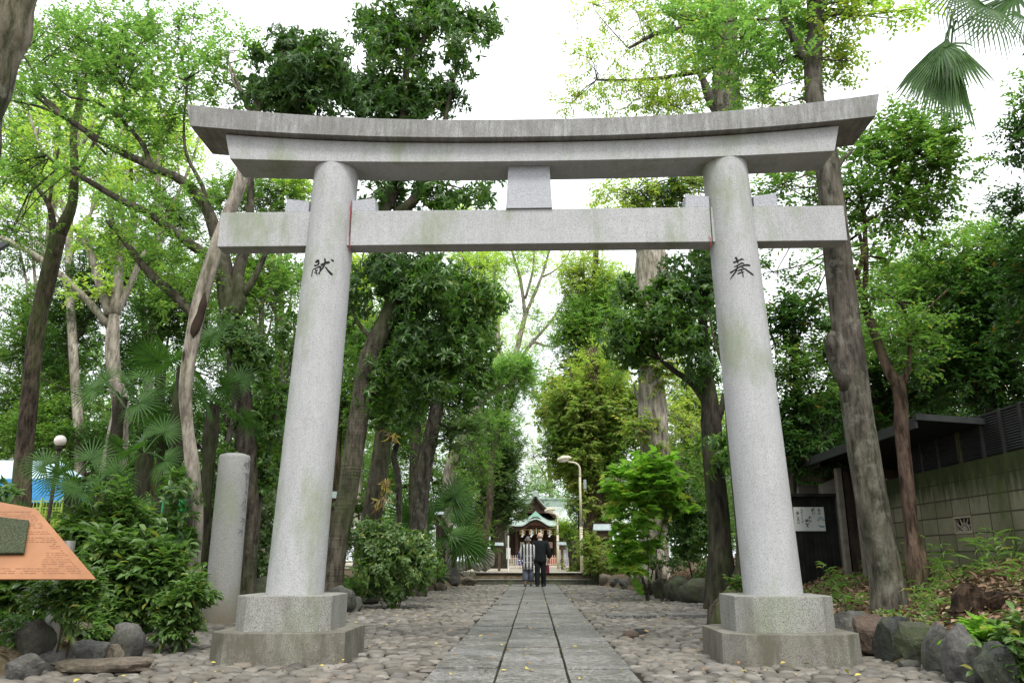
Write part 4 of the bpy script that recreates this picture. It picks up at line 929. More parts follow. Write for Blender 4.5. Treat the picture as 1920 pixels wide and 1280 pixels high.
mb.build('trousers',M['suit'],man,smooth=True)
for sg,st in ((-1,.0),(1,.14)):
    mb=MB(); mb.tube([(mx_+sg*.1,YM+st-.07,z0+.04),(mx_+sg*.1,YM+st,z0+.05),(mx_+sg*.105,YM+st+.1,z0+.04),(mx_+sg*.108,YM+st+.17,z0+.03)],[.03,.045,.045,.02],12); mb.build('shoe',M['shoe'],man,smooth=True)
def head(x,y,z,s,par,turn,hairmat,bun=False,bald=False):
    """turn: angle of the face, 0 = looking away (+Y), 90deg = looking left"""
    c=Vector((x,y,z)); fd=Vector((-math.sin(turn),math.cos(turn),0)); rt=Vector((fd.y,-fd.x,0))
    bm=bmesh.new(); bmesh.ops.create_uvsphere(bm,u_segments=28,v_segments=20,radius=1)
    for v in bm.verts:
        a=v.co.copy(); fx,fy,fz=a.x,a.y,a.z
        w_=.074*(1-.18*max(0,-fz)); d_=.092; hgt=.115
        px_,py_,pz_=fx*w_,fy*d_,fz*hgt
        if fy>0: py_+=.010*max(0,-fz)*fy; py_+=.024*math.exp(-((fx/.18)**2+((fz+.12)/.14)**2)); py_-=.010*math.exp(-(((abs(fx)-.4)/.18)**2+((fz-.08)/.12)**2)); py_+=.008*math.exp(-((fx/.3)**2+((fz+.45)/.08)**2))
        v.co=c+rt*px_*s+fd*py_*s+Vector((0,0,pz_*s))
    me=bpy.data.meshes.new('head'); bm.to_mesh(me); bm.free(); bo=[k_ for k_ in par.children if k_.name.startswith('body')][0]
    me.transform(Matrix.Translation(-wloc(par))); bm=bmesh.new(); bm.from_mesh(bo.data); bm.from_mesh(me); bm.to_mesh(bo.data); bm.free(); bpy.data.meshes.remove(me); bo.data.polygons.foreach_set('use_smooth',[True]*len(bo.data.polygons))
    for sg in (-1,1):
        mb=MB(); q=c+rt*sg*.076*s; mb.tube([q+Vector((0,0,-.03*s)),q+rt*sg*.012*s,q+Vector((0,0,.03*s))],[.006*s,.02*s,.008*s],10); mb.build('ear',M['skin'],par,smooth=True)
        mb=MB(); q=c+rt*sg*.03*s+fd*.083*s+Vector((0,0,.01*s)); mb.tube([q-rt*.012*s,q,q+rt*.012*s],[.002*s,.007*s,.002*s],8); mb.build('eye',M['shoe'],par,smooth=True)
    mb=MB(); q=c+fd*.093*s+Vector((0,0,-.052*s)); mb.tube([q-rt*.022*s,q,q+rt*.022*s],[.002*s,.005*s,.002*s],8); mb.build('mouth',plain('lip',(.35,.13,.11),.5),par,smooth=True)
    bm=bmesh.new(); bmesh.ops.create_uvsphere(bm,u_segments=28,v_segments=18,radius=1)
    lim=.05 if not bald else -.35
    dl=[]
    for v in bm.verts:
        a=v.co.copy(); keep=(a.y< .45 and a.z>-.35+.6*max(0,a.y)) or (a.z>.55)
        if bald: keep=keep and (a.z<.35) and a.y<.2
        if not keep: dl.append(v)
        sc=1.07 if not bald else 1.035
        v.co=c+rt*a.x*.074*s*sc+fd*(a.y*.092*s*sc-.004)+Vector((0,0,a.z*.115*s*sc+.004))
    bmesh.ops.delete(bm,geom=dl,context='VERTS'); me=bpy.data.meshes.new('hair'); bm.to_mesh(me); bm.free(); o=link('hair',me,hairmat,par,smooth=True); md=o.modifiers.new('s','SOLIDIFY'); md.thickness=.006
    if bun:
        mb=MB(); q=c-fd*.098*s+Vector((0,0,-.03*s)); mb.tube([q+Vector((0,0,-.05*s)),q+Vector((0,0,-.02*s)),q+Vector((0,0,.02*s)),q+Vector((0,0,.045*s))],[.012*s,.042*s,.04*s,.01*s],14); mb.build('hair_bun',plain('dark_hair',(.03,.03,.03),.5),par,smooth=True)
head(mx_-.005,YM+.005,z0+1.525,1.0,man,R(75),M['hair_white'],bald=True)
# woman
wx=float(P(990,1050,YM)[0]); YW=YM-.05
wo=thing('person','grey-haired woman in black and white plaid tunic and loose grey trousers, seen from behind','person',(wx,YW,.034))
bL=[(-.215,-.02,1.07),(-.225,.05,.88),(-.20,.10,.78)]; bR=[(.19,.0,1.07),(.20,.06,.88),(.19,.12,.78)]
N_,E_=body_nodes(wx,YW,z0,1.54,(.0,.12),bL,bR,.165,.075); skin('body',N_,E_,[M['skin']],wo)
m,n,b,o=newmat('plaid_cloth'); g=n.nodes.new('ShaderNodeNewGeometry'); sx_=n.nodes.new('ShaderNodeSeparateXYZ'); n.links.new(g.outputs['Position'],sx_.inputs[0])
def stripes(sock,freq,off,th):
    a=n.nodes.new('ShaderNodeMath'); a.operation='MULTIPLY_ADD'; a.inputs[1].default_value=freq; a.inputs[2].default_value=off; n.links.new(sock,a.inputs[0])
    f=n.nodes.new('ShaderNodeMath'); f.operation='FRACT'; n.links.new(a.outputs[0],f.inputs[0]); return ramp(n,f.outputs[0],[(th-.03,1.),(th+.03,0.)])
sv_=stripes(sx_.outputs['X'],9.5,.35,.50); sh_=stripes(sx_.outputs['Z'],5.2,.1,.16); 
lo=ramp(n,sx_.outputs['Z'],[(.0,1.),(.98,1.),(1.0,0.)])
c=mixc(n,sv_,(.018,.018,.02),(.42,.42,.42)); sm=n.nodes.new('ShaderNodeMath'); sm.operation='MULTIPLY'; n.links.new(sh_,sm.inputs[0]); n.links.new(lo,sm.inputs[1]); sm2=n.nodes.new('ShaderNodeMath'); sm2.operation='MULTIPLY'; sm2.inputs[1].default_value=.55; n.links.new(sm.outputs[0],sm2.inputs[0])
c=mixc(n,sm2.outputs[0],c,(.38,.38,.38)); n.links.new(c,b.inputs['Base Color']); b.inputs['Roughness'].default_value=.9; M['plaid']=m
s_=1.54/1.66
mb=MB(); loft(mb,[(wx,YW,z0+.50,.175,.15),(wx,YW,z0+.62,.178,.15),(wx,YW,z0+.85,.17,.135),(wx,YW,z0+1.0,.16,.12),(wx,YW,z0+1.12,.175,.12),(wx,YW,z0+1.21,.175,.11),(wx,YW,z0+1.26,.12,.09),(wx,YW,z0+1.30,.065,.065)],28)
for arm,sg in ((bL,-1),(bR,1)):
    pts=[(wx+sg*.12,YW,z0+1.235),(wx+sg*.175,YW,z0+1.19)]+[(wx+a_[0],YW+a_[1],z0+a_[2]*s_) for a_ in arm[:2]]
    p,r=smooth_path(pts,[.062,.062,.052,.045],.03); mb.tube(p,r,14)
mb.build('tunic',M['plaid'],wo,smooth=True)
mb=MB()
for sg,st in ((-1,0),(1,.12)):
    p,r=smooth_path([(wx+sg*.07,YW,z0+.62),(wx+sg*.085,YW+st*.4,z0+.35),(wx+sg*.08,YW+st,z0+.17)],[.10,.098,.085],.05); mb.tube(p,r,16)
mb.build('wide_trousers',plain('slate_cloth',(.10,.11,.14),.85,0,.15),wo,smooth=True)
for sg,st in ((-1,.0),(1,.12)):
    mb=MB(); mb.tube([(wx+sg*.085,YW+st-.06,z0+.03),(wx+sg*.09,YW+st,z0+.04),(wx+sg*.095,YW+st+.13,z0+.025)],[.025,.038,.018],12); mb.build('shoe',M['shoe'],wo,smooth=True)
head(wx,YW,z0+1.405,.97,wo,R(-8),M['hair_grey'],bun=True)
# maroon bag at the man's right hand
bx=mx_+.235; mb=MB(); mb.box((bx,YM+.12,z0+.52),(.10,.24,.26)); mb2=mb
bag=thing('hand_bag','maroon bag carried low at the right side of the man in the suit','bag',(bx,YM+.12,z0+.4)); mb.build('bag_body',plain('maroon_cloth',(.12,.02,.03),.7),bag,bevel=.03)
mb=MB(); p,r=smooth_path([(bx,YM+.05,z0+.64),(bx+.01,YM+.06,z0+.74),(bx+.02,YM+.1,z0+.77),(bx+.01,YM+.16,z0+.74),(bx,YM+.18,z0+.64)],[.008]*5,.02); mb.tube(p,r,6); mb.build('bag_handle',M['shoe'],bag)
# child
YG=39.; gx=float(P(977.5,1050,YG)[0]); gi=thing('person','small girl in a navy top and blue flowered skirt standing near the picket fence','person',(gx,YG,.41))
z1=.41; hh=1.0; s_=hh/1.66
cL=[(-.13,-.02,1.05),(-.15,.03,.88),(-.14,.05,.80)]; cR=[(.13,0,1.05),(.14,.04,.88),(.14,.06,.8)]
N_,E_=body_nodes(gx,YG,z1,hh,(0,.05),cL,cR,.11,.05); skin('body',N_,E_,[M['skin']],gi)
m,n,b,o=newmat('flowered_cloth'); vo=n.nodes.new('ShaderNodeTexVoronoi'); vo.inputs['Scale'].default_value=13; n.links.new(coords(n),vo.inputs['Vector'])
n.links.new(ramp(n,vo.outputs['Distance'],[(.30,(.75,.75,.8)),(.42,(.03,.06,.28))]),b.inputs['Base Color'])
mb=MB(); loft(mb,[(gx,YG,z1+.18,.16,.15),(gx,YG,z1+.35,.145,.13),(gx,YG,z1+.5,.11,.09)],24); mb.build('skirt',m,gi,smooth=True)
mb=MB(); loft(mb,[(gx,YG,z1+.48,.11,.09),(gx,YG,z1+.62,.105,.08),(gx,YG,z1+.76,.12,.075),(gx,YG,z1+.81,.06,.05)],24)
for arm,sg in ((cL,-1),(cR,1)):
    pts=[(gx+sg*.08,YG,z1+.77)]+[(gx+a_[0],YG+a_[1],z1+a_[2]*s_) for a_ in arm[:2]]; p,r=smooth_path(pts,[.045,.04,.03],.03); mb.tube(p,r,12)
mb.build('top',plain('navy_cloth',(.02,.045,.10),.85),gi,smooth=True)
head(gx,YG,z1+.915,.82,gi,R(180),plain('black_hair',(.015,.013,.012),.45))
# ================================================================ vegetation
TPL={ # template leaf: (verts (u across, v along, w up), triangles)
'dia':(np.array([(0,0,0),(-.5,.42,.07),(.5,.42,.07),(0,1,-.10)],float),np.array([(0,1,3),(0,3,2)])),
'lance':(np.array([(0,0,0),(-.40,.30,.06),(0,.32,0),(.40,.30,.06),(-.44,.66,.04),(0,.68,-.05),(.44,.66,.04),(0,1,-.20)],float),np.array([(0,1,2),(0,2,3),(1,4,5),(1,5,2),(2,5,6),(2,6,3),(4,7,5),(5,7,6)])),
'lobed':(np.array([(0,0,0),(0,.42,-.03),(-.30,.02,.05),(-.62,.38,.0),(-.30,.45,.04),(-.42,.85,-.04),(-.14,.66,.03),(0,1.05,-.12),(.14,.66,.03),(.42,.85,-.04),(.30,.45,.04),(.62,.38,.0),(.30,.02,.05)],float),np.array([(1,0,2),(1,2,3),(1,3,4),(1,4,5),(1,5,6),(1,6,7),(1,7,8),(1,8,9),(1,9,10),(1,10,11),(1,11,12),(1,12,0)])),
}
AIRY={'ivy','teal','maple','mid','bright','lime','aut','sage','everm'}
def norm(a): return a/(np.linalg.norm(a,axis=-1,keepdims=True)+1e-9)
def leaves(pos,dr,nr,L,W,tpl):
    tv,tt=TPL[tpl]; dr=norm(dr); u=norm(np.cross(dr,nr)); wv=np.cross(u,dr)
    V=pos[:,None,:]+u[:,None,:]*(tv[None,:,0:1]*W[:,None,None])+dr[:,None,:]*(tv[None,:,1:2]*L[:,None,None])+wv[:,None,:]*(tv[None,:,2:3]*L[:,None,None])
    T=(tt[None]+np.arange(len(pos))[:,None,None]*len(tv)).reshape(-1,3); return V.reshape(-1,3),T
def unit(n): return norm(rng.normal(size=(n,3)))
# style: template, leaf length, width, leaves per twig, twigs per clump, twig length, mode, droop
ST={
'mag':dict(t='lance',L=.135,W=.042,k=8,m=6,tl=.22,mode='ros',dr=-.05,mat='leaf_mag'),
'magd':dict(t='lance',L=.13,W=.045,k=8,m=6,tl=.22,mode='ros',dr=-.1,mat='leaf_dark'),
'ever':dict(t='lance',L=.085,W=.034,k=8,m=6,tl=.22,mode='spr',dr=-.1,mat='leaf_dark'),
'everm':dict(t='lance',L=.085,W=.036,k=8,m=5,tl=.26,mode='spr',dr=-.1,mat='leaf_mid'),
'mid':dict(t='dia',L=.085,W=.046,k=9,m=4,tl=.30,mode='spr',dr=-.05,mat='leaf_mid'),
'bright':dict(t='dia',L=.080,W=.046,k=9,m=4,tl=.30,mode='spr',dr=0,mat='leaf_bright'),
'maple':dict(t='lobed',L=.052,W=.056,k=10,m=4,tl=.32,mode='spr',dr=0,mat='leaf_bright'),
'lime':dict(t='dia',L=.09,W=.05,k=9,m=4,tl=.36,mode='spr',dr=0,mat='leaf_lime'),
'aut':dict(t='lance',L=.080,W=.042,k=8,m=4,tl=.32,mode='spr',dr=-.2,mat='leaf_autumn'),
'sage':dict(t='dia',L=.085,W=.042,k=10,m=6,tl=.25,mode='spr',dr=-.1,mat='leaf_sage'),
'ivy':dict(t='dia',L=.11,W=.08,k=8,m=6,tl=.30,mode='spr',dr=-.4,mat='leaf_ivy'),
'fig':dict(t='lobed',L=.19,W=.19,k=5,m=3,tl=.28,mode='spr',dr=-.15,mat='leaf_fig'),
'shr':dict(t='lance',L=.10,W=.040,k=8,m=5,tl=.14,mode='ros',dr=.1,mat='leaf_shrub'),
'shrd':dict(t='lance',L=.115,W=.045,k=8,m=5,tl=.16,mode='ros',dr=.05,mat='leaf_mag'),
'auc':dict(t='lance',L=.135,W=.055,k=8,m=5,tl=.20,mode='spr',dr=-.1,mat='leaf_shrub'),
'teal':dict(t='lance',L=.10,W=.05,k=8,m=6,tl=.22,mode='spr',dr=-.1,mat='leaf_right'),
}
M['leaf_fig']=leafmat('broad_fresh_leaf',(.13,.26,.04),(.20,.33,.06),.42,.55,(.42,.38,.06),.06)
M['leaf_right']=leafmat('deep_green_leaf',(.022,.058,.016),(.055,.115,.028),.38,.4,(.30,.12,.03),.008)  # own deep green of the dark evergreens on the right
def foliage(cl,axis,style,scale=1.):
    """cl: clump centres; axis: outward direction of each"""
    S=ST[style]; n=len(cl); m=S['m']; k=S['k']; tl=S['tl']*scale
    c=np.repeat(cl,m,0); ax=np.repeat(axis,m,0); N=n*m
    d=norm(ax*.55+unit(N)*.9+[0,0,S['dr']+.12]); st=c+unit(N)*(.13*scale)*rng.uniform(0,1,(N,1)); ln=tl*rng.uniform(.55,1.25,N)
    P0=np.repeat(st,k,0); D=np.repeat(d,k,0); LN=np.repeat(ln,k); q=np.tile(np.arange(k),N)
    rnd=unit(N*k); rad=norm(rnd-D*np.sum(rnd*D,1,keepdims=True))
    if S['mode']=='ros':
        t=1-.28*rng.uniform(0,1,N*k); pos=P0+D*(LN*t)[:,None]; dr=norm(rad+D*rng.uniform(.05,.7,(N*k,1))+[0,0,S['dr']-.08]); nr=norm(D+rad*-.2+unit(N*k)*.25)
    else:
        t=(q+1)/k; pos=P0+D*(LN*t)[:,None]; side=norm(np.cross(D,[0,0,1.])+1e-4)*np.where(q%2,1,-1)[:,None]
        dr=norm(side*.8+D*.6+unit(N*k)*.35+[0,0,S['dr']]); nr=norm(np.array([0,0,1.])+unit(N*k)*.55)
    L=S['L']*scale*rng.uniform(.65,1.2,N*k); W=S['W']*scale*rng.uniform(.75,1.15,N*k)
    return leaves(pos,dr,nr,L,W,'dia' if scale>=1.3 else S['t'])
def twig_lines(a,b,ra,rb):
    """bent 3-sided twigs from a[i] to b[i]"""
    n=len(a); mid=(a+b)/2+unit(n)*(np.linalg.norm(b-a,axis=1)*.12)[:,None]+[0,0,.02]
    pts=np.stack([a,mid,b],1); d=norm(b-a); u=norm(np.cross(d,[.3,.5,.8])); v=np.cross(d,u)
    an=np.arange(3)*2*math.pi/3; r=np.stack([ra,(ra+rb)*.5,rb],1)
    V=pts[:,:,None,:]+r[:,:,None,None]*(u[:,None,None,:]*np.cos(an)[None,None,:,None]+v[:,None,None,:]*np.sin(an)[None,None,:,None])
    f=[]
    for s in (0,1):
        for j in range(3): j2=(j+1)%3; f+=[(s*3+j,s*3+j2,s*3+3+j2),(s*3+j,s*3+3+j2,s*3+3+j)]
    T=(np.array(f)[None]+np.arange(n)[:,None,None]*9).reshape(-1,3); return V.reshape(-1,3),T
NLEAF=0; DENS=1.02
def crown(name,parent,skel,blobs,barkm,scale=1.,twig=.012,styles=None):
    """blobs: (centre(3), radii(3), n, style)"""
    global NLEAF
    Vs=[];Ts=[];Ms=[];mats=[];off=0
    def push(V,T,mat):
        nonlocal off
        if mat not in mats: mats.append(mat)
        Vs.append(V); Ts.append(T+off); Ms.append(np.full(len(T),mats.index(mat))); off+=len(V)
    sk=np.array(skel)
    for c,r,n,style in blobs:
        c=np.array(c,float); r=np.array(r,float)*(1.15 if scale<=1.3 else 1.06); n=int(n*DENS*(2.0 if scale>1.3 else 1.))+1
        # sub-lobes make the outline uneven
        nl=max(3,int(n**.55)); lc=unit(nl)*rng.uniform(.2,.85,(nl,1)); lr=rng.uniform(.3,.62,nl)
        airy=style in AIRY; n=int(n*1.45) if airy else n
        wi=rng.integers(0,nl,n); p=lc[wi]+unit(n)*(rng.uniform(0,1,(n,1))**.45)*lr[wi][:,None]
        if airy:
            fr=rng.uniform(0,1,n)<.62; p[fr]=(unit(n)*(rng.uniform(0,1,(n,1))**.42)*1.05)[fr]
        cl=c+p*r; ax=norm(p*[1,1,.8]+[0,0,.25])
        d=((cl[:,None,:]-sk[None])**2).sum(-1); a=sk[d.argmin(1)]
        # intermediate hub per lobe so that twigs branch instead of radiating from one place
        hub=c+lc*r*.75; hd=((hub[:,None,:]-sk[None])**2).sum(-1); ha=sk[hd.argmin(1)]
        V,T=twig_lines(ha,hub,np.full(nl,twig*1.15*scale),np.full(nl,twig*.7*scale)); push(V,T,barkm)
        dh=np.linalg.norm(cl-hub[wi],axis=1)<np.sqrt(d.min(1)); a=np.where(dh[:,None],hub[wi],a)
        V,T=twig_lines(a,cl,np.full(n,twig*.5*scale),np.full(n,.003*scale)); push(V,T,barkm)
        V,T=foliage(cl,ax,style,scale if scale<=1.3 else 1.3+(scale-1.3)*.55); push(V,T,M[ST[style]['mat']]); NLEAF+=len(T)
    me=tri_mesh(name,np.vstack(Vs),np.vstack(Ts),np.concatenate(Ms)); return link(name,me,mats,parent)
def strand_pts(st,Y):
    p=[];r=[]
    for s in st:
        q=P(s[0],s[1],Y+(s[3] if len(s)>3 else 0)); p.append(q); r.append(max(.006,s[2]*.5*mpp(q)))
    return p,r
def tree(name,label,Y,trunk,limbs,blobs,bk,group='trees standing in the wood around the torii',ground=True,scale=1.,cat='tree',twig=.012,flare=1.25,jit=.05,base=None,dens=1.):
    """trunk/limbs: strands of (px,py,width px[,dY]); blobs: (px,py,rx px,ry px,n,style[,dY[,depth m]])"""
    p,r=strand_pts(trunk,Y)
    b=np.array(p[0])
    if ground:
        gx,gy=float(b[0]),float(b[1]); z0=gzs(gx,gy)
        if b[2]>z0+.05: 
            f_=min(1.,max(0,b[2]-z0)); p=[np.array([gx,gy,z0-.12])]+p; r=[r[0]*flare]+r
        b=np.array([gx,gy,z0])
    else: b=np.array([float(b[0]),float(b[1]),gzs(b[0],b[1])])
    t=thing(name,label,cat,b,group)
    def strand(p,r,nm,seed):
        pp,rr=smooth_path(p,r,max(.07,.012*Y)); tt_=norm(pp[-1]-pp[-2]); pp=np.vstack([pp,pp[-1]+tt_*rr[-1]*.45,pp[-1]+tt_*rr[-1]*.75]); rr=np.append(rr,[rr[-1]*.75,rr[-1]*.25]); V,T=tube_np(pp,rr,14 if r[0]>.05 else 8,jit,seed)
        n_=14 if r[0]>.05 else 8; k=len(pp)
        mb=MB(); mb.add(V,[tuple(q) for q in T]); mb.f.append(tuple(range((k-1)*n_,k*n_))); mb.m.append(0); mb.f.append(tuple(range(n_-1,-1,-1))); mb.m.append(0)
        mb.build(nm,M[bk],t,smooth=True); return list(pp)
    sk=strand(p,r,'trunk',1)[2:]; allsk=list(sk[len(sk)//3:]) or sk
    for i,l in enumerate(limbs):
        pl,rl=strand_pts(l,Y); allsk+=strand(pl,rl,'limb',i+2)
    bl=[]
    for q in blobs:
        c=P(q[0],q[1],Y+(q[6] if len(q)>6 else 0)); k=mpp(c); rx,rz=q[2]*k,q[3]*k; ry=q[7] if len(q)>7 else min(rx,rz)*1.0+.1
        bl.append((c,(rx,ry,rz),max(2,int(q[4]*dens)),q[5]))
    if bl: crown('crown',t,allsk,bl,M[bk],scale,twig)
    return t
def autotree(label,Y,px_,wbase,ytop,crowns,bk,group='trees standing in the wood around the torii',lean=0,scale=1.,ybase=1040,name='tree',seed=0):
    """woodland tree: trunk from the ground to its crown, limbs generated towards each crown blob"""
    g=random.Random(seed or int(px_*13+Y)); n=5
    tr=[(px_+lean*(i/n)+g.uniform(-4,4)*(i>0),ybase+(ytop-ybase)*i/n,wbase*(1-.55*i/n)) for i in range(n+1)]
    limbs=[]
    for c in crowns:
        i=g.randint(2,n-1) if c[1]>ytop else n-1
        s=tr[i]; e=(c[0]+g.uniform(-.3,.3)*c[2],c[1]+g.uniform(-.2,.3)*c[3]); mx_=((s[0]*.5+e[0]*.5)+g.uniform(-8,8),s[1]*.4+e[1]*.6+g.uniform(0,12))
        limbs.append([(s[0],s[1],s[2]*.6),(mx_[0],mx_[1],s[2]*.38,(c[6] if len(c)>6 else 0)*.5),(e[0],e[1],s[2]*.18,(c[6] if len(c)>6 else 0))])
    return tree(name,label,Y,tr,limbs,crowns,bk,group,scale=scale)
NX=[0]
# ---- far wood behind everything (nobody could count its trees)
def farwood():
    cl=[];n=8000
    x=rng.uniform(-62,62,n*3); y=rng.uniform(74,100,n*3); 
    top=11.5+3.5*np.sin(x*.21+1)+2.2*np.sin(x*.53)+1.5*np.sin(x*1.3)
    top=np.where(np.abs(x-1.2)<3.5,9.,top)
    z=rng.uniform(.4,1,n*3)*top; k=(rng.uniform(0,1,n*3)<.75)
    c=np.stack([x,y,z],-1)[k][:n]
    # flanking masses nearer, left and right of the court
    n2=11000; s=rng.choice([-1,1],n2); xx=s*rng.uniform(9.5,36,n2); yy=rng.uniform(40,68,n2); zz=(12.+3.*np.sin(yy*.35+s)+2.3*np.sin(xx*.6)); zz=np.where(s<0,zz,zz*.85)
    zz=rng.uniform(.02,1,n2)**.8*zz
    c=np.vstack([c,np.stack([xx,yy,zz],-1)]); 
    ax=norm(rng.normal(size=c.shape)+[0,-.8,.5]); Vs=[];Ts=[];Ms=[];o=0
    for i,st in enumerate(('everm','mid','bright','sage')):
        sel=rng.integers(0,4,len(c))==i
        V,T=foliage(c[sel],ax[sel],st if st!='everm' else 'mid',2.7); Vs.append(V);Ts.append(T+o);o+=len(V); Ms.append(np.full(len(T),i))
    tag(link('far_wood',tri_mesh('far_wood',np.vstack(Vs),np.vstack(Ts),np.concatenate(Ms)),[M['leaf_dark'],M['leaf_mid'],M['leaf_sage'],M['leaf_bright']]),kind='stuff',label='distant wood closing the view behind the shrine and both sides of the court',cat='wood')
farwood()
GB='trees standing in the wood behind the torii'
# ---- far and middle woodland trees, left
autotree('dense dark evergreen filling the gap behind the brown mossy trunk at far left',27,60,26,560,[(60,640,80,110,110,'mid'),(20,780,70,90,80,'everm'),(110,720,60,80,60,'ever')],'bark_dark',lean=-10,scale=1.6)
autotree('dark evergreen with forked black limbs behind the pale multi-stemmed tree',25,150,22,560,[(130,620,70,90,80,'ever'),(190,540,90,90,100,'ever'),(270,500,80,80,80,'everm'),(120,760,60,60,50,'mid')],'bark_dark',lean=-20,scale=1.6)
autotree('mid-green woodland tree directly left of the left pillar behind the round-headed shrub',24,500,22,560,[(500,560,60,80,70,'mid'),(530,700,50,90,60,'everm'),(450,520,60,70,50,'mid'),(520,840,50,70,50,'mid')],'bark_pale',lean=-10,scale=1.5)
autotree('woodland tree with pale limbs rising into the left sky between dark branches',30,45,18,180,[(60,330,70,80,60,'lime'),(20,220,60,90,50,'bright'),(120,240,70,70,50,'lime'),(30,450,60,70,50,'mid')],'bark_pale',lean=70,scale=1.7)
autotree('slim pink-barked tree under the left end of the top lintel',28,300,14,250,[(300,260,70,80,45,'lime'),(230,330,70,60,45,'lime'),(330,420,70,60,50,'mid'),(210,460,50,50,30,'mid')],'bark_red',lean=-60,scale=1.7)
autotree('airy tree with small leaves between tie beam and left lintel end',26,520,16,330,[(500,370,60,50,50,'mid'),(560,350,40,40,25,'lime'),(420,360,60,50,40,'mid'),(540,520,40,40,30,'mid')],'bark_pale',lean=10,scale=1.5)
autotree('shady evergreen low behind the marker post',20,430,20,700,[(430,720,80,90,90,'ever'),(350,800,70,80,70,'ever'),(480,820,60,80,60,'everm')],'bark_dark',scale=1.3)
autotree('dark evergreen behind the fan palms at left middle',21,300,22,560,[(300,600,80,80,80,'ever'),(360,560,60,70,60,'everm'),(240,690,60,70,50,'ever'),(300,780,90,70,70,'ever')],'bark_dark',scale=1.35)
autotree('low dark evergreen above the blue tarpaulin',24,150,18,790,[(60,820,80,50,60,'mid'),(180,840,70,50,50,'ever'),(250,880,60,50,40,'mid')],'bark_dark',scale=1.5)
# ---- centre left depth trees
autotree('yellow-green tree between the left pillar and the ringed olive trunk',32,672,18,560,[(675,600,36,60,50,'aut'),(690,520,40,40,40,'lime'),(665,720,36,70,40,'mid'),(650,830,40,70,40,'mid')],'bark_pale',scale=1.8)
autotree('dense green tree behind the two forked pale trunks left of the path',33,790,22,700,[(760,840,70,60,44,'mid'),(720,910,70,50,40,'mid'),(830,910,60,50,40,'everm'),(770,720,60,50,26,'bright')],'bark_dark',scale=1.8)
autotree('big dark sage-green tree overhanging the left side of the shrine roof',44,935,30,800,[(900,860,60,60,90,'sage'),(935,895,40,50,60,'sage'),(890,960,56,60,80,'everm'),(950,840,34,36,34,'sage'),(932,985,30,36,40,'ever'),(948,938,26,18,16,'sage'),(966,948,22,16,10,'sage'),(930,800,40,40,30,'sage')],'bark_dark',scale=2.1)
autotree('feathery bright maple in the centre gap above the shrine',36,905,16,745,[(960,700,45,30,40,'bright'),(920,750,50,30,40,'bright'),(985,720,30,26,20,'bright'),(890,800,50,30,30,'bright'),(870,700,40,36,26,'bright')],'bark_brown',lean=30,scale=1.5)
autotree('pale lime tree far off left of the centre gap',55,900,22,480,[(890,500,50,40,60,'lime'),(860,420,40,36,30,'lime'),(900,600,40,70,50,'lime'),(850,540,40,60,40,'bright')],'bark_pale',scale=2.6)
autotree('pale fresh-green tree filling the centre gap left of the bare pale limbs',92,935,14,560,[(930,560,44,70,50,'lime'),(960,650,44,60,50,'lime'),(920,460,40,40,26,'lime'),(990,730,40,44,40,'bright'),(950,780,40,40,30,'mid')],'bark_pale',scale=2.3)
autotree('pale fresh-green tree closing the centre gap just above the shrine roof',96,1030,12,760,[(1020,800,44,40,40,'lime'),(1000,860,40,40,40,'lime'),(1040,740,40,44,34,'lime'),(1050,880,30,30,24,'bright'),(1010,900,30,16,14,'lime')],'bark_pale',scale=2.2)
tree('bare_limbed_tree','thin pale-limbed tree with sparse lime leaves behind the long dark limbs at upper left',24,[(150,900,20),(140,700,17),(132,560,15),(130,420,13),(140,300,11),(152,200,9)],
 [[(130,420,9),(100,340,7),(70,260,5),(40,170,3)],[(140,300,7),(175,230,5),(200,150,4),(215,60,3)],[(132,480,8),(170,400,6),(200,330,5),(230,240,3)],[(152,200,7),(140,120,5),(120,40,3)],[(134,560,7),(90,480,5),(40,420,4),(0,380,3)],[(170,400,4),(180,330,3),(190,270,2)],[(70,260,3),(80,200,3),(100,150,2)]],
 [(90,260,70,60,10,'lime'),(190,260,60,70,10,'lime'),(150,120,60,60,9,'lime'),(50,380,50,40,8,'lime'),(220,200,50,50,8,'lime')],'bark_pale',scale=1.5,twig=.008)
tree('bare_limbed_tree','thin pinkish-limbed sparse tree rising between the dark limbs and the lintel end',27,[(270,900,18),(280,700,15),(290,560,13),(300,430,12),(296,320,10),(310,200,7)],
 [[(300,430,8),(340,350,6),(370,270,4),(380,200,3)],[(296,320,6),(262,250,5),(250,170,4),(246,80,2)],[(290,500,7),(240,430,5),(210,350,4),(200,280,3)],[(340,350,4),(330,280,3),(338,220,2)]],
 [(300,260,60,70,10,'lime'),(350,300,50,60,8,'lime'),(240,300,50,60,8,'bright'),(290,170,50,50,7,'lime')],'bark_pale',scale=1.5,twig=.008)
tree('bare_topped_tree','tall thin-leaved tree with bare orange-grey limbs fanning in the bright centre gap',48,[(945,900,16),(950,780,13),(962,690,11),(985,590,9)],
 [[(962,690,8),(1000,640,6),(1035,600,5),(1060,560,3)],[(985,590,7),(975,520,6),(960,470,4),(955,420,3)],[(985,590,7),(1015,520,5),(1030,470,4),(1045,420,3)],[(955,730,8),(935,640,6),(925,560,5),(930,490,3)],[(1000,640,6),(1040,650,4),(1075,620,3)],[(930,600,5),(905,560,3),(890,520,3)],[(1015,520,4),(1050,500,3),(1080,450,2)],[(985,560,5),(1000,500,4),(1000,420,3)]],
 [(960,470,50,40,16,'lime'),(1020,470,50,40,14,'lime'),(940,560,30,40,8,'bright'),(990,590,30,30,6,'bright'),(1040,640,40,40,10,'bright'),(925,500,30,40,10,'lime'),(980,520,70,50,20,'lime'),(1000,620,60,50,16,'lime')],'bark_pale',scale=2.0,twig=.01)
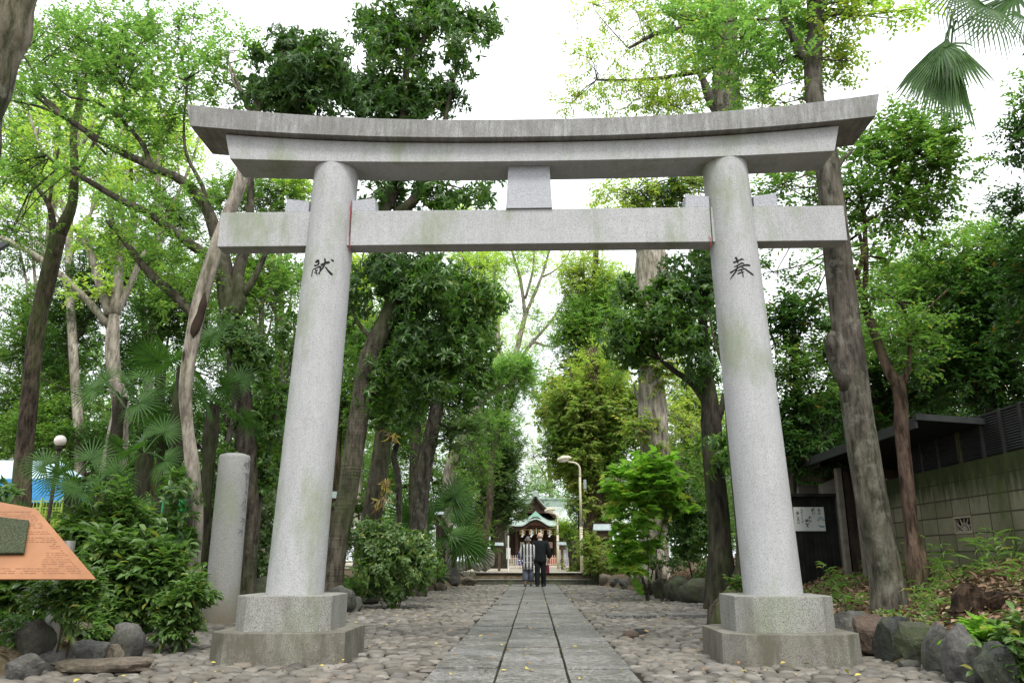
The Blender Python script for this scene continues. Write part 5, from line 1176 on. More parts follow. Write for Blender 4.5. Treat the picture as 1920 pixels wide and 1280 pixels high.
# ---- centre right
autotree('tall yellow-green tree right of the centre gap, its leaves turning',40,1115,22,470,[(1100,520,55,50,110,'aut'),(1085,620,50,60,110,'mid'),(1120,600,60,70,110,'bright'),(1070,740,55,60,80,'ivy'),(1130,720,60,60,80,'ivy'),(1110,820,60,60,80,'mid'),(1160,560,36,60,50,'lime')],'bark_brown',scale=2.1)
tree('vine_covered_tree','thick brown trunk wrapped in dry vines and turning ivy beside the tall street lamp',32,[(1120,1066,66),(1118,960,56),(1112,860,46),(1108,760,36),(1112,660,26)],
 [[(1112,860,16),(1085,780,10),(1070,700,6)],[(1110,800,16),(1150,740,9),(1170,680,5)]],
 [(1120,1030,34,30,12,'ivy',-.6,.6),(1125,920,42,50,20,'ivy',-.4,.8),(1090,860,50,50,50,'ivy'),(1145,860,45,60,50,'mid'),(1090,770,60,60,60,'ivy'),(1160,780,55,60,60,'ivy'),(1120,690,50,50,40,'aut'),(1050,840,34,50,40,'mid')],'bark_red',scale=1.7,jit=.12)
autotree('dark bushy evergreen between the vine-wrapped trunk and the street lamp',42,1088,12,850,[(1085,890,26,36,36,'ever'),(1088,960,24,40,36,'ever'),(1075,850,22,26,18,'mid')],'bark_dark',scale=1.9)
autotree('bright drooping young tree right of the shrine porch',46,1070,6,985,[(1062,992,14,9,18,'lime'),(1072,1008,10,12,12,'bright')],'bark_grey',scale=1.5,ybase=1050)
tree('ginkgo_like_tree','massive pale furrowed trunk standing between strut and right pillar',21,[(1225,1060,62),(1224,960,56),(1228,860,54),(1224,760,52),(1218,660,48),(1215,560,50),(1222,480,60)],
 [[(1222,500,34),(1236,440,30),(1250,400,24)],[(1212,500,26),(1196,440,22),(1180,400,14)],[(1215,560,10),(1250,520,6),(1270,490,4)],[(1218,770,12),(1196,745,8),(1188,720,4)],[(1206,1030,26,-.3),(1198,1060,30,-.5),(1188,1085,32,-.7)],[(1232,1030,24,-.3),(1240,1062,26,-.5),(1248,1088,28,-.7)],[(1218,1030,24,-.6),(1216,1062,26,-.9),(1214,1090,28,-1.1)]],
 [(1240,430,70,40,26,'aut'),(1180,400,50,36,26,'aut'),(1280,800,60,50,40,'aut',1.5),(1290,880,50,50,40,'mid',1.5),(1160,640,40,50,18,'mid',2.),(1240,700,30,40,14,'ivy',-.3,.3),(1205,820,24,40,10,'ivy',-.4,.3),(1232,900,30,50,16,'ivy',-.3,.3)],'bark_pale',scale=1.3,jit=.08)
autotree('dark evergreen close behind the right pillar and the furrowed trunk',26,1290,18,700,[(1290,760,50,70,70,'aut'),(1270,900,60,70,70,'everm'),(1330,850,40,90,60,'everm'),(1310,640,36,60,40,'mid')],'bark_dark',scale=1.6)
# ---- sky trees upper right
tree('grey_trunk_tree','thick grey mottled trunk rising above the lintel over the right pillar, leaves turning yellow',15,[(1440,1045,60),(1405,800,56),(1385,600,54),(1370,400,54),(1362,250,52),(1360,150,50),(1362,60,40),(1368,-40,34)],
 [[(1350,215,22),(1330,180,20),(1318,150,12),(1300,110,8)],[(1362,90,24),(1300,60,14),(1240,60,9),(1180,90,5)],[(1365,60,20),(1420,20,12),(1480,-20,7)],[(1362,120,16),(1280,140,9),(1200,150,6),(1120,150,4)],[(1362,30,16),(1290,-10,10),(1210,-20,6)]],
 [(1300,40,80,50,46,'aut'),(1200,40,70,50,26,'aut'),(1120,130,80,36,15,'aut'),(1180,180,70,30,26,'aut'),(1280,130,60,50,40,'aut'),(1080,190,50,16,5,'aut'),(1250,200,50,24,26,'aut'),(1110,10,50,30,8,'aut'),(1420,180,60,36,18,'aut'),(1430,80,60,60,36,'bright'),(1300,340,60,36,40,'aut'),(1170,370,60,24,22,'aut'),(1230,360,50,30,26,'mag')],'bark_grey',scale=1.0)
T22=tree('leaning_trunk_tree','tall grey-brown leaning trunk with a cut limb stump, right of the right pillar',8.3,[(1662,1088,62),(1645,1000,60),(1628,900,57),(1612,800,55),(1598,700,54),(1585,600,53),(1573,500,51),(1562,400,47),(1553,320,44),(1545,260,40),(1528,190,33),(1524,110,32),(1530,40,31),(1524,-60,30)],
 [[(1592,730,30,-.03),(1576,680,40,-.06),(1566,645,40,-.08),(1563,632,30,-.08)],[(1522,115,20),(1502,100,18),(1484,60,15),(1468,30,13),(1460,-30,12)],[(1468,38,8),(1440,36,6),(1400,38,4),(1340,42,2.5)],[(1440,38,5),(1420,60,4),(1396,72,2)],[(1560,330,14),(1580,300,8),(1600,280,4)]],
 [(1400,100,80,70,60,'bright',.2,.7),(1330,60,70,50,36,'bright',.3,.6),(1480,30,70,50,36,'bright',0,.6),(1560,60,50,60,36,'aut',.1,.6),(1570,120,40,40,16,'aut',.1,.4),(1460,150,70,40,20,'bright',.2,.5),(1540,10,60,30,22,'aut',.1,.5),(1620,20,60,20,10,'aut',0,.5),(1260,20,50,40,12,'bright',.3,.5),(1490,185,40,16,5,'aut'),(1680,20,40,16,7,'lime'),(1720,10,26,12,4,'lime')],'bark_grey',scale=.8,flare=1.15,dens=.75,jit=.025)
T23=tree('slim_brown_tree','slim reddish-brown forked tree between leaning grey trunk and block wall',8.9,[(1716,1034,38),(1710,1000,27),(1703,930,25),(1696,860,25),(1690,800,25),(1690,760,24),(1682,710,24)],
 [[(1686,730,20),(1660,680,18),(1638,620,16),(1618,560,15),(1604,520,14)],[(1620,560,12),(1624,500,10),(1622,440,9),(1620,400,8),(1610,350,5)],[(1604,520,12),(1618,480,8),(1612,440,7)],[(1690,730,13),(1703,690,10),(1706,650,8),(1700,600,7),(1690,570,6),(1650,545,4)],[(1706,640,6),(1740,580,4),(1780,540,3)],[(1620,400,6),(1650,350,5),(1690,310,4),(1720,290,3)],[(1622,420,5),(1680,380,4),(1740,360,2.5)],[(1620,400,5),(1590,370,4),(1570,350,3)],[(1700,600,5),(1690,560,3),(1680,540,2)]],
 [(1620,330,50,60,26,'bright'),(1680,290,70,50,36,'mid'),(1740,330,60,60,46,'mid'),(1700,390,70,36,24,'mid'),(1640,260,50,40,16,'bright'),(1720,250,50,40,20,'mid'),(1600,470,40,40,9,'bright'),(1640,560,40,40,9,'bright'),(1700,640,60,50,24,'mid'),(1580,370,30,40,9,'mid'),(1660,480,30,40,5,'mid'),(1470,350,50,26,16,'mid',1.5),(1530,360,36,30,12,'mid',1.),(1460,520,50,40,9,'mid',1.5),(1520,300,30,20,8,'mid',1.)],'bark_red',scale=.9)
# right dark wood behind wall
autotree('loose light-green tree filling the gap right of the right pillar',13,1490,16,560,[(1500,600,50,60,40,'teal'),(1480,700,50,60,46,'everm'),(1540,680,50,70,50,'everm'),(1470,800,40,60,40,'teal'),(1530,820,50,60,40,'teal'),(1590,640,30,50,20,'mid'),(1560,480,40,50,14,'mid')],'bark_dark',scale=1.0,ybase=1010)
autotree('dark bushy tree directly above the gatehouse roof',15,1640,20,600,[(1620,700,60,70,60,'teal'),(1680,640,60,60,50,'everm'),(1740,720,60,60,60,'teal'),(1600,780,60,50,50,'teal'),(1760,640,50,60,44,'mid')],'bark_dark',scale=1.1,ybase=1000)
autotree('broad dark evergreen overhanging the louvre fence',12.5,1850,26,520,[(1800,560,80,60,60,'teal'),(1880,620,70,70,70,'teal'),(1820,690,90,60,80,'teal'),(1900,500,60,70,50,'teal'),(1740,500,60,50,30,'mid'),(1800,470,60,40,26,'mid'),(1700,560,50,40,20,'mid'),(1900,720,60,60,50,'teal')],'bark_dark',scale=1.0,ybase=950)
autotree('dense dark foliage tree at the upper right edge of the photo',9.5,1990,30,300,[(1915,260,36,70,18,'ever',0,.5),(1925,390,40,60,20,'ever',0,.5),(1950,500,60,60,30,'teal',0,.6),(1945,180,40,40,8,'mid',0,.4),(1960,620,60,60,30,'teal',0,.6),(2180,150,180,160,60,'teal',-1.5,1.6),(2300,420,180,160,60,'teal',-1.5,1.6),(2250,-150,220,140,60,'teal',-2.,1.8)],'bark_dark',scale=.9,ybase=950)  # off-frame crown blobs at the end are added to shade the right side
autotree('shaded tree low behind the gatehouse with dark small leaves',18,1500,20,760,[(1500,860,60,60,60,'teal'),(1560,780,60,60,60,'teal'),(1640,800,60,50,50,'teal'),(1480,930,40,40,30,'ever'),(1700,770,60,50,50,'teal'),(1800,770,80,50,50,'teal')],'bark_dark',scale=1.2,ybase=1010)
autotree('background tree right of the lintel end, far behind the slim brown tree',24,1760,22,560,[(1760,540,90,60,70,'mid'),(1680,520,60,50,40,'mid'),(1850,560,90,60,70,'everm'),(1760,640,100,60,70,'ever'),(1600,600,60,60,40,'mid'),(1860,450,60,40,30,'mid')],'bark_dark',scale=1.6)
# ---- near left trees
tree('rough_barked_tree','thick rough-barked trunk cutting across the upper left corner',5.2,[(-330,1150,150),(-200,760,140),(-110,430,132),(-55,200,124),(-20,60,116),(20,-60,110),(60,-220,104),(90,-420,96)],[],[(-250,-560,400,220,40,'bright',-1.,1.5)],'bark_rough',jit=.14)  # crown lies out of view, added to throw shade over the left
tree('mossy_trunk_tree','brown trunk with moss stripes forking high, at far left above the tarpaulin',13.5,[(38,960,34),(42,880,31),(52,780,30),(62,680,30),(72,600,29),(88,530,29),(102,470,28),(108,445,30)],
 [[(108,445,26),(125,410,22),(136,380,18),(140,320,15),(138,250,13),(150,190,11),(170,120,9)],[(104,450,18),(98,410,12),(90,380,9),(60,340,6)],[(140,330,8),(170,280,6),(200,220,5)],[(92,385,7),(100,330,5),(110,280,4)]],
 [(100,60,90,60,50,'bright'),(200,70,80,60,50,'bright'),(130,150,80,40,36,'bright'),(250,120,70,50,46,'maple'),(60,120,60,50,26,'bright'),(170,330,50,40,16,'lime')],'bark_brown',scale=1.05,flare=1.2,dens=.6)
tree('pale_multistem_tree','pale smooth multi-stemmed tree with limbs spreading left, behind the fan palms',18,[(212,880,44),(222,800,34),(226,760,30),(214,700,26),(211,640,25),(214,600,20),(214,575,16)],
 [[(204,610,15),(170,570,13),(120,520,12),(60,475,11),(15,452,9),(-30,430,8)],[(206,590,18),(186,530,15),(172,480,13),(150,440,9),(125,415,6)],[(214,590,20),(222,520,17),(222,470,14),(212,430,11),(205,380,8)],[(212,600,14),(232,560,12),(250,520,11),(262,490,10),(272,470,6)],[(222,480,10),(232,430,8),(226,380,6),(240,320,4)],[(172,480,9),(165,450,7),(120,420,5),(90,380,4)],[(262,490,6),(250,450,5),(258,410,4)]],
 [(200,470,30,36,14,'lime'),(150,450,30,20,8,'lime'),(190,380,50,40,20,'bright'),(250,400,40,40,16,'mid'),(90,350,50,40,16,'lime'),(210,535,14,14,5,'lime'),(150,545,20,10,5,'lime')],'bark_pale',scale=1.2)
T4=tree('spreading_dark_limb_tree','tree left of the left pillar throwing long dark limbs up across the upper left',12,[(460,1000,46),(462,880,42),(458,780,40),(446,690,36),(436,620,34),(428,560,36),(418,500,34),(410,450,30)],
 [[(414,470,26),(392,400,22),(366,360,20),(330,332,18),(300,320,16),(262,302,14),(225,285,13),(185,262,12),(140,232,10),(100,206,8),(60,176,5),(20,150,3)],
  [(424,520,22),(398,485,20),(360,460,17),(322,430,15),(280,402,14),(240,382,13),(200,360,12),(150,330,9),(100,302,6),(88,292,4)],
  [(385,640,20),(368,600,18),(335,560,17),(300,530,16),(270,500,14),(240,460,12),(215,430,9),(200,415,6)],
  [(330,332,12),(302,322,11),(284,320,10),(276,290,9),(262,262,8),(240,240,7),(226,225,7),(180,192,5),(130,182,4),(104,160,3)],
  [(226,230,6),(232,190,5),(234,170,5),(222,150,4),(212,138,3)],
  [(185,262,7),(130,226,7),(80,180,5),(60,130,4),(40,100,3)],[(140,232,6),(90,206,5),(40,192,4),(0,184,3)],
  [(436,600,26),(450,560,24),(446,520,22),(458,470,20),(466,440,18),(470,330,12),(460,260,9)],[(450,560,16),(478,520,12),(496,480,9),(520,440,6)],
  [(392,400,10),(380,350,8),(350,290,6),(345,230,5),(352,150,4)],[(200,290,5),(150,240,4),(104,200,3),(66,168,3)]],
 [(60,200,70,60,40,'maple'),(180,150,80,60,60,'maple'),(290,150,70,60,60,'maple'),(240,210,70,40,40,'maple'),(120,80,80,50,50,'maple'),(60,300,60,50,30,'mid'),(150,320,50,40,20,'bright'),(280,270,50,40,20,'bright'),(330,230,40,50,30,'mid'),(260,60,80,50,50,'maple'),(350,60,60,50,26,'bright'),(400,120,50,60,20,'bright'),(20,420,50,50,26,'mid'),(230,450,60,40,24,'mid'),(300,470,60,50,36,'everm'),(330,380,50,40,20,'mid'),(360,520,50,60,40,'everm'),(20,340,50,50,26,'bright'),(450,200,50,50,16,'mid')],'bark_limb',scale=.95,flare=1.3,jit=.08,dens=.55)
T5=tree('scarred_pale_tree','slanting pale trunk with a long rotten scar in front of the left tie beam end',9.5,[(366,985,28),(364,930,27),(360,870,26),(352,800,22),(348,740,24),(352,690,25),(362,630,26),(374,570,27),(388,520,28),(402,475,27),(425,410,25),(448,350,23),(462,290,21),(474,230,20),(490,180,18),(500,160,16)],
 [[(474,225,12),(466,200,10),(462,180,8),(440,160,5),(430,120,4)],[(490,180,12),(510,150,10),(530,110,7)],[(462,200,6),(440,140,4),(420,100,3)]],
 [(530,100,36,50,26,'magd'),(580,150,60,50,50,'magd'),(520,170,50,40,36,'magd'),(620,110,40,50,30,'mag'),(420,160,40,40,12,'mid'),(440,90,50,40,12,'bright'),(560,200,60,20,26,'magd')],'bark_pale',scale=.8)
sc_=[c for c in T5.children if c.name.startswith('trunk')][0]
def strip(tr_pts,name,par,mat,dy):
    p,r=strand_pts(tr_pts,9.5); p=[q+np.array([-.012,-dy,0]) for q in p]; pp,rr=smooth_path(p,r,.04)
    V,T=tube_np(pp,rr,8,.35,9); mb=MB(); mb.add(V,[tuple(q) for q in T]); return mb.build(name,mat,par,smooth=True)
strip([(389,548,3),(386,570,13),(378,600,15),(370,625,14),(367,640,4)],'rotten_scar',T5,M['wood_dead'],.055)
strip([(352,655,3),(351,668,8),(350,682,4)],'rotten_hollow',T5,M['wood_dead'],.06)
tree('round_headed_shrub_tree','small dark tree with a round leathery crown on a thin stem beside the left pillar',11.9,[(424,960,12),(426,850,11),(432,810,11),(442,770,10),(452,730,9),(458,690,7)],[[(442,770,5),(436,720,4),(430,680,3)],[(452,730,5),(470,700,4),(484,670,3)]],[(456,650,44,52,60,'shrd',0,.28),(440,620,30,26,20,'shrd',0,.2),(482,680,26,40,22,'shrd',0,.2)],'bark_grey',scale=.8,flare=1.1)
tree('leathery_small_tree','small dark leathery-leaved tree whose crown hangs just above the marker post',12.2,[(480,1020,10),(488,930,9),(500,870,8),(512,800,7),(530,740,6)],[[(500,870,5),(480,830,4),(462,800,3)],[(512,800,5),(530,830,3)]],[(490,800,44,44,50,'shrd',0,.35),(470,870,40,40,36,'shrd',0,.35),(540,660,20,80,20,'shrd',.3,.3),(515,880,24,50,22,'shrd',0,.3),(530,760,20,40,16,'shrd',0,.25)],'bark_grey',scale=.85,flare=1.1)
# ---- magnolia-like big tree
T9=tree('ringed_olive_trunk_tree','big dark glossy-leaved tree with a ringed olive trunk just right of the left pillar',14.2,[(622,1104,42),(628,1060,38),(640,980,37),(652,920,38),(664,840,38),(676,760,38),(688,690,38),(706,640,38),(728,596,36),(738,566,32)],
 [[(738,575,24),(726,540,22),(716,490,22),(714,440,22),(720,400,22),(740,350,24),(748,300,20),(755,230,17),(760,160,14),(765,90,11),(770,20,8)],[(738,575,26),(748,556,22),(768,536,17),(790,505,12),(800,480,7)],[(745,400,22),(772,380,20),(790,350,16),(800,320,12),(830,240,9),(850,150,7)],[(756,220,10),(720,170,8),(690,130,6)],[(700,640,10),(668,600,7),(655,560,5)],[(762,130,9),(790,80,7),(830,40,5),(880,20,4)],[(735,390,12),(720,360,9),(700,330,7)]],
 [(770,60,80,60,90,'mag'),(850,50,70,56,60,'mag'),(700,70,60,50,50,'mag'),(760,150,80,50,80,'mag'),(690,170,70,50,70,'magd'),(790,190,60,36,50,'magd'),(905,40,40,40,20,'mag'),(860,110,40,30,20,'mag'),(640,190,60,36,40,'magd'),(730,210,90,20,40,'magd'),(770,370,70,30,40,'magd'),(850,370,60,26,26,'mag'),(910,375,34,26,10,'mag'),(690,360,30,24,12,'magd'),(770,520,60,50,70,'magd'),(840,540,60,60,80,'mag'),(800,620,70,50,80,'magd'),(870,620,50,50,50,'mag'),(760,680,50,40,40,'mag'),(740,510,50,40,40,'magd'),(830,690,50,30,36,'mag'),(900,570,40,50,30,'mag'),(730,730,36,44,22,'mag'),(712,800,24,40,10,'mag'),(650,560,26,50,14,'magd'),(690,690,24,40,10,'mag'),(745,480,60,30,30,'magd')],'bark_mag',scale=1.15,jit=.03,flare=1.15,dens=.66)
tree('hidden_base_trunk_tree','stout olive trunk rising behind the bright round shrub, second right of the left pillar',18,[(692,1010,40),(698,960,38),(708,900,36),(716,840,33),(724,780,30),(734,710,26),(740,640,22)],[[(716,840,12),(705,790,9),(700,740,6)]],[(740,640,60,50,50,'mag'),(700,760,36,50,30,'mag'),(760,760,40,46,30,'magd'),(800,700,50,40,40,'mag'),(690,660,40,50,26,'mid')],'bark_mag',scale=1.3,jit=.04,dens=.6)
tree('curving_grey_tree','smooth grey trunk curving up to a forked stub left of the path',19.5,[(785,1000,32),(788,940,30),(796,880,28),(808,820,27),(818,770,25),(824,735,22)],[[(824,745,15),(840,716,12),(858,702,10),(872,694,8),(884,688,7)],[(818,770,12),(790,730,9),(760,700,7),(745,690,5)],[(824,735,12),(822,690,9),(835,640,6)]],[(860,660,50,50,50,'magd'),(880,720,40,30,26,'mag'),(800,640,60,50,50,'mag'),(850,600,50,50,40,'mag'),(765,740,40,30,26,'mag'),(860,800,40,36,26,'sage'),(900,640,30,40,20,'mag')],'bark_grey',scale=1.4,dens=.65)
tree('straight_dark_trunk','straight dark rough trunk behind the curving grey one',24,[(776,990,22),(777,900,21),(779,830,20),(781,760,18),(783,690,16)],[[(781,760,8),(800,700,5)]],[(790,660,60,60,50,'everm'),(760,600,50,60,40,'mid'),(820,740,50,40,30,'everm')],'bark_dark',scale=1.6)
tree('broken_snag','pale broken snag trunk with a jagged forked top left of the path',29,[(838,1000,20),(838,940,17),(838,895,16),(846,860,17),(850,842,12)],[[(848,858,9),(858,846,5),(862,838,2)]],[(846,800,26,20,10,'sage'),(830,960,20,10,3,'ivy')],'bark_pale',scale=1.3)
tree('thin_twisted_trunk','thin twisted trunk half hidden between stout olive and straight dark trunks',21,[(748,980,12),(748,930,12),(744,880,12),(738,855,11),(748,820,9),(752,780,8)],[],[(756,760,30,30,18,'mid'),(745,820,26,26,10,'everm')],'bark_grey',scale=1.4)
tree('red_barked_trunk','reddish furrowed trunk glimpsed between the left pillar and the ringed olive trunk',20,[(618,1040,28),(622,960,26),(626,880,24),(632,780,20),(636,690,16)],[],[(660,640,36,60,30,'mid'),(650,760,26,60,24,'mid'),(650,520,30,40,20,'aut')],'bark_red',scale=1.5)
tree('leaning_maple','slanting pale trunk leading to bright feathery foliage left of the shrine',28,[(828,1010,14),(846,900,13),(862,840,13),(880,790,12),(905,750,10),(940,722,8)],[[(905,750,6),(930,735,5),(965,716,4)],[(862,840,6),(900,820,4),(940,810,3)]],[(960,690,40,26,26,'bright'),(920,720,40,26,24,'bright'),(890,870,40,40,26,'mid'),(930,800,44,26,24,'bright'),(985,700,26,20,10,'bright')],'bark_pale',scale=1.4)
# ---- right of path
T20=tree('stout_dark_tree','dark forked trunk with dense leathery clumps close left of the right pillar',14.5,[(1352,1086,60),(1350,1020,44),(1344,940,40),(1338,860,38),(1334,790,36),(1330,740,30),(1322,680,24),(1318,620,18),(1316,560,14)],
 [[(1334,770,18),(1312,736,14),(1290,712,12),(1262,694,10),(1240,676,7)],[(1342,800,14),(1352,772,12),(1358,740,10)],[(1322,660,12),(1300,620,9),(1280,580,7)],[(1318,600,10),(1332,540,8),(1330,490,6)],[(1300,620,6),(1260,600,5),(1230,590,4)]],
 [(1190,640,50,50,60,'shrd'),(1240,620,50,60,80,'shrd'),(1210,580,50,40,50,'shrd'),(1280,560,50,40,50,'shrd'),(1300,500,40,36,36,'magd'),(1270,650,50,36,36,'shrd'),(1310,690,26,30,14,'magd'),(1325,580,30,60,36,'magd'),(1340,860,30,40,10,'mag',-.4),(1330,420,40,30,16,'mag')],'bark_dark',scale=1.1,flare=1.3,jit=.1,dens=.8)
tree('mossy_leaning_trunk','thin mossy trunk with a flared foot pressed against the right torii pillar',11.2,[(1352,1150,52,-.2),(1376,1110,30),(1390,1060,22),(1388,980,20),(1380,900,19),(1372,820,18),(1364,720,17),(1356,600,14),(1350,500,12)],[[(1362,700,8),(1340,640,5),(1330,590,4)]],[(1340,470,36,40,20,'mag'),(1350,420,30,30,12,'mag')],'bark_moss',scale=1.,jit=.08,flare=1.1)
# ================================================================ shrubs and small plants
def shrub(px_,yb,label,blobs,style,Y=None,scale=1.,stems=5,name='shrub',cat='shrub',bk='bark_dark',group='shrubs and plants edging the path',wid=5):
    if Y is None:
        g=G(px_,yb,.25); Y=g[1]
    g=P(px_,yb,Y); g[2]=gzs(g[0],g[1]); t=thing(name,label,cat,g,group); sk=[g.copy()]; mb=MB()
    bl=[]
    for q in blobs:
        c=P(q[0],q[1],Y+(q[5] if len(q)>5 else 0)); k=mpp(c); bl.append((c,(q[2]*k,min(q[2],q[3])*k*1.0,q[3]*k),q[4],style if len(q)<7 else q[6]))
        for s in range(max(1,stems//len(blobs))):
            e=c+unit(1)[0]*[q[2]*k*.5,q[2]*k*.3,q[3]*k*.5]; mid=(g*.55+e*.45)+np.array([0,0,.08*np.linalg.norm(e-g)])
            pp,rr=smooth_path([g+[random.uniform(-.05,.05),random.uniform(-.05,.05),-.05],mid,e],[wid*.0022,wid*.0016,wid*.0008],.12); mb.tube(pp,rr,6,cap=False); sk+=list(pp)
    mb.build('stem',M[bk],t,smooth=True); crown('foliage',t,sk,bl,M[bk],scale,.006); return t
S=shrub
S(742,1128,'round bright glossy shrub on the kerb rock left of the path',[(730,1060,70,56,130),(700,1030,50,40,50),(770,1060,40,50,50),(745,1105,40,24,36),(710,1000,40,24,24),(780,1030,26,30,20)],'shr',Y=14.6,scale=1.05)
S(560,1120,'shrub with reddish new leaves between marker post and left pillar',[(490,1030,30,40,26),(470,1000,26,40,20),(495,960,20,40,16)],'shr',Y=13.2,scale=.9)
S(600,1120,'low green shrub just left of the left pillar shaft near its foot',[(465,1060,30,26,20),(500,1075,20,26,12)],'shr',Y=12.9,scale=.8)
S(235,1165,'large glossy shrub in the left foreground bed with long pointed leaves',[(250,1060,56,40,28),(195,1030,46,30,14),(285,1090,40,36,22),(235,1125,46,30,26),(180,1080,34,30,14),(305,1145,26,24,12)],'auc',Y=7.9,scale=.95)
S(330,1150,'tall upright glossy shrub behind the long-leaved shrub, left of the marker post',[(290,1000,46,34,22),(245,970,36,26,12),(312,1025,32,42,18),(330,940,20,40,9)],'shrd',Y=9.3,scale=1.0)
S(180,1120,'broad-leaved shrub right behind the top of the copper board',[(165,1000,36,26,18),(125,990,22,12,6),(205,965,26,22,9),(228,990,30,30,12)],'auc',Y=8.6,scale=1.0)
S(40,1100,'large-leaved shrub at the left edge above the copper board',[(20,955,34,10,9),(-20,955,36,16,8)],'shrd',Y=8.4,scale=1.15)
S(90,1170,'dark ground shrub under the copper board',[(60,1110,60,30,36),(130,1120,50,36,36),(10,1140,40,26,20),(170,1150,40,30,26)],'auc',Y=7.4,scale=.8)
S(120,1200,'loose young shrub growing around the steel pole of the copper board',[(105,1125,36,26,16),(150,1100,26,26,12),(160,1145,24,22,10)],'auc',Y=6.35,scale=.62)
S(60,1220,'small pale-green creeper between the left border rocks',[(165,1165,30,14,10),(130,1195,26,10,7)],'bright',Y=7.1,scale=.55,cat='plant',name='creeper')
S(352,1180,'young plant sprouting at the cobble edge left of the marker post foot',[(330,1150,30,20,14),(318,1180,20,16,9),(350,1120,20,30,12)],'auc',Y=7.6,scale=.75,cat='plant',name='young_plant')
S(400,1120,'dark shrub with dry brown leaf tufts behind the marker post',[(380,1000,30,60,30),(400,940,30,40,16),(350,1050,30,40,20)],'shrd',Y=11.9,scale=1.0)
S(1215,1110,'bright large-lobed leafy bush beside the furrowed trunk, right of the path',[(1210,900,60,40,30),(1180,960,40,50,24),(1240,940,50,44,26),(1190,1010,36,44,22),(1180,1050,20,30,9),(1250,890,40,26,14),(1165,900,24,20,8)],'fig',Y=17.5,scale=1.0,bk='bark_grey',wid=7)
S(1300,1075,'dark fine-leaved bush behind the mossy boulders right of the path',[(1290,980,50,60,80),(1320,1000,36,50,50),(1270,920,40,50,44),(1300,1040,40,24,26)],'shrd',Y=18.2,scale=.95)
S(1240,1075,'low sprawling bush at the foot of the furrowed trunk',[(1250,1060,30,14,12),(1320,1065,24,18,14)],'shr',Y=17.2,scale=.8)
S(1110,1080,'ivy-grown low bush around the foot of the tall street lamp',[(1118,1045,18,18,14),(1108,1020,12,20,10),(1145,1062,20,10,9)],'ivy',Y=28,scale=1.1)
S(1070,1066,'dry brushwood heap beside the street lamp foot',[(1076,1058,22,8,10)],'ivy',Y=32,scale=.9)
S(690,1050,'bright young shrub among the trunks behind the round glossy shrub',[(650,1000,26,30,26),(690,960,20,40,16),(660,950,18,30,10)],'shr',Y=18.5,scale=1.1)
S(860,1040,'low green ground plants behind the pale rocks left of the steps',[(870,1030,30,14,16),(905,1020,20,20,16),(835,1040,20,14,9)],'mid',Y=30.5,scale=1.1)
S(815,1080,'small fern-like tuft growing from the left row of rocks',[(822,1078,12,10,6),(800,1062,14,10,6)],'bright',Y=23,scale=.9,cat='plant',name='fern_tuft')
S(1855,1230,'leafy sprig hanging over the big grey boulder at lower right',[(1838,1196,44,16,10),(1870,1205,26,12,6)],'fig',Y=6.2,scale=.42,cat='plant',name='leafy_sprig',wid=3)
S(1900,1290,'glossy-leaved plant in the bottom right corner',[(1905,1240,24,40,14),(1925,1200,20,20,5)],'auc',Y=5.7,scale=.7,cat='plant',name='corner_plant',wid=3)
S(1380,1100,'tuft of broad-leaved sasa at the left edge of the right pillar foot',[(1382,1108,16,14,6)],'auc',Y=10.2,scale=.6,cat='plant',name='sasa_tuft',wid=3)
# bamboo grass and herbs on the right bank : individual clumps
def herb(x,y,h,n,label,mat='leaf_sasa',L=.16,W=.022,spread=.25,name='bamboo_grass'):
    z=gzs(x,y); t=thing(name,label,'plant',(x,y,z),'bamboo grass on the right bank'); mb=MB(); pos=[];dr=[];nr=[]
    for i in range(n):
        a=random.uniform(0,6.28); b=np.array([x+random.uniform(-.08,.08),y+random.uniform(-.08,.08),z-.03]); e=b+np.array([math.cos(a)*spread*random.uniform(.2,1),math.sin(a)*spread*random.uniform(.2,1),h*random.uniform(.6,1.1)])
        m_=(b+e)/2+np.array([0,0,h*.12]); pp,rr=smooth_path([b,m_,e],[.004,.003,.0015],.06); mb.tube(pp,rr,5,cap=False)
        for q in range(random.randint(3,6)):
            k_=pp[int(len(pp)*random.uniform(.45,.99))]; aa=random.uniform(0,6.28); pos.append(k_); dr.append([math.cos(aa),math.sin(aa),random.uniform(-.35,.5)]); nr.append([random.uniform(-.3,.3),random.uniform(-.3,.3),1])
    mb.build('stalk',M['leaf_sasa'],t); k_=len(pos); V,T=leaves(np.array(pos),np.array(dr),norm(np.array(nr)),L*rng.uniform(.6,1.2,k_),W*rng.uniform(.8,1.3,k_),'lance'); link('blade_tuft',tri_mesh('blade_tuft',V,T),M[mat],t)
HB=[(2.75,8.9,.35,7,.2),(3.0,9.9,.4,9,.3),(3.25,10.8,.45,9,.3),(2.95,8.2,.22,5,.2),(3.9,9.2,.3,6,.3),(4.15,8.5,.35,7,.3),(4.45,7.9,.4,8,.3),(4.6,7.3,.42,8,.3),(4.2,7.2,.3,6,.25),(4.65,8.6,.5,9,.3),(3.55,7.6,.22,5,.2),(3.1,7.9,.2,5,.2),(4.75,6.6,.42,8,.3),(4.6,6.1,.3,6,.25),(3.75,8.3,.25,6,.3),(4.4,9.3,.45,8,.3),(3.35,9.0,.3,8,.3),(3.65,10.2,.4,8,.3)]
side=['in a thin yellowish clump','in a loose arching clump','in a dense knee-high clump','in a sparse low tuft','in a pale leaning clump','in an upright bright clump']
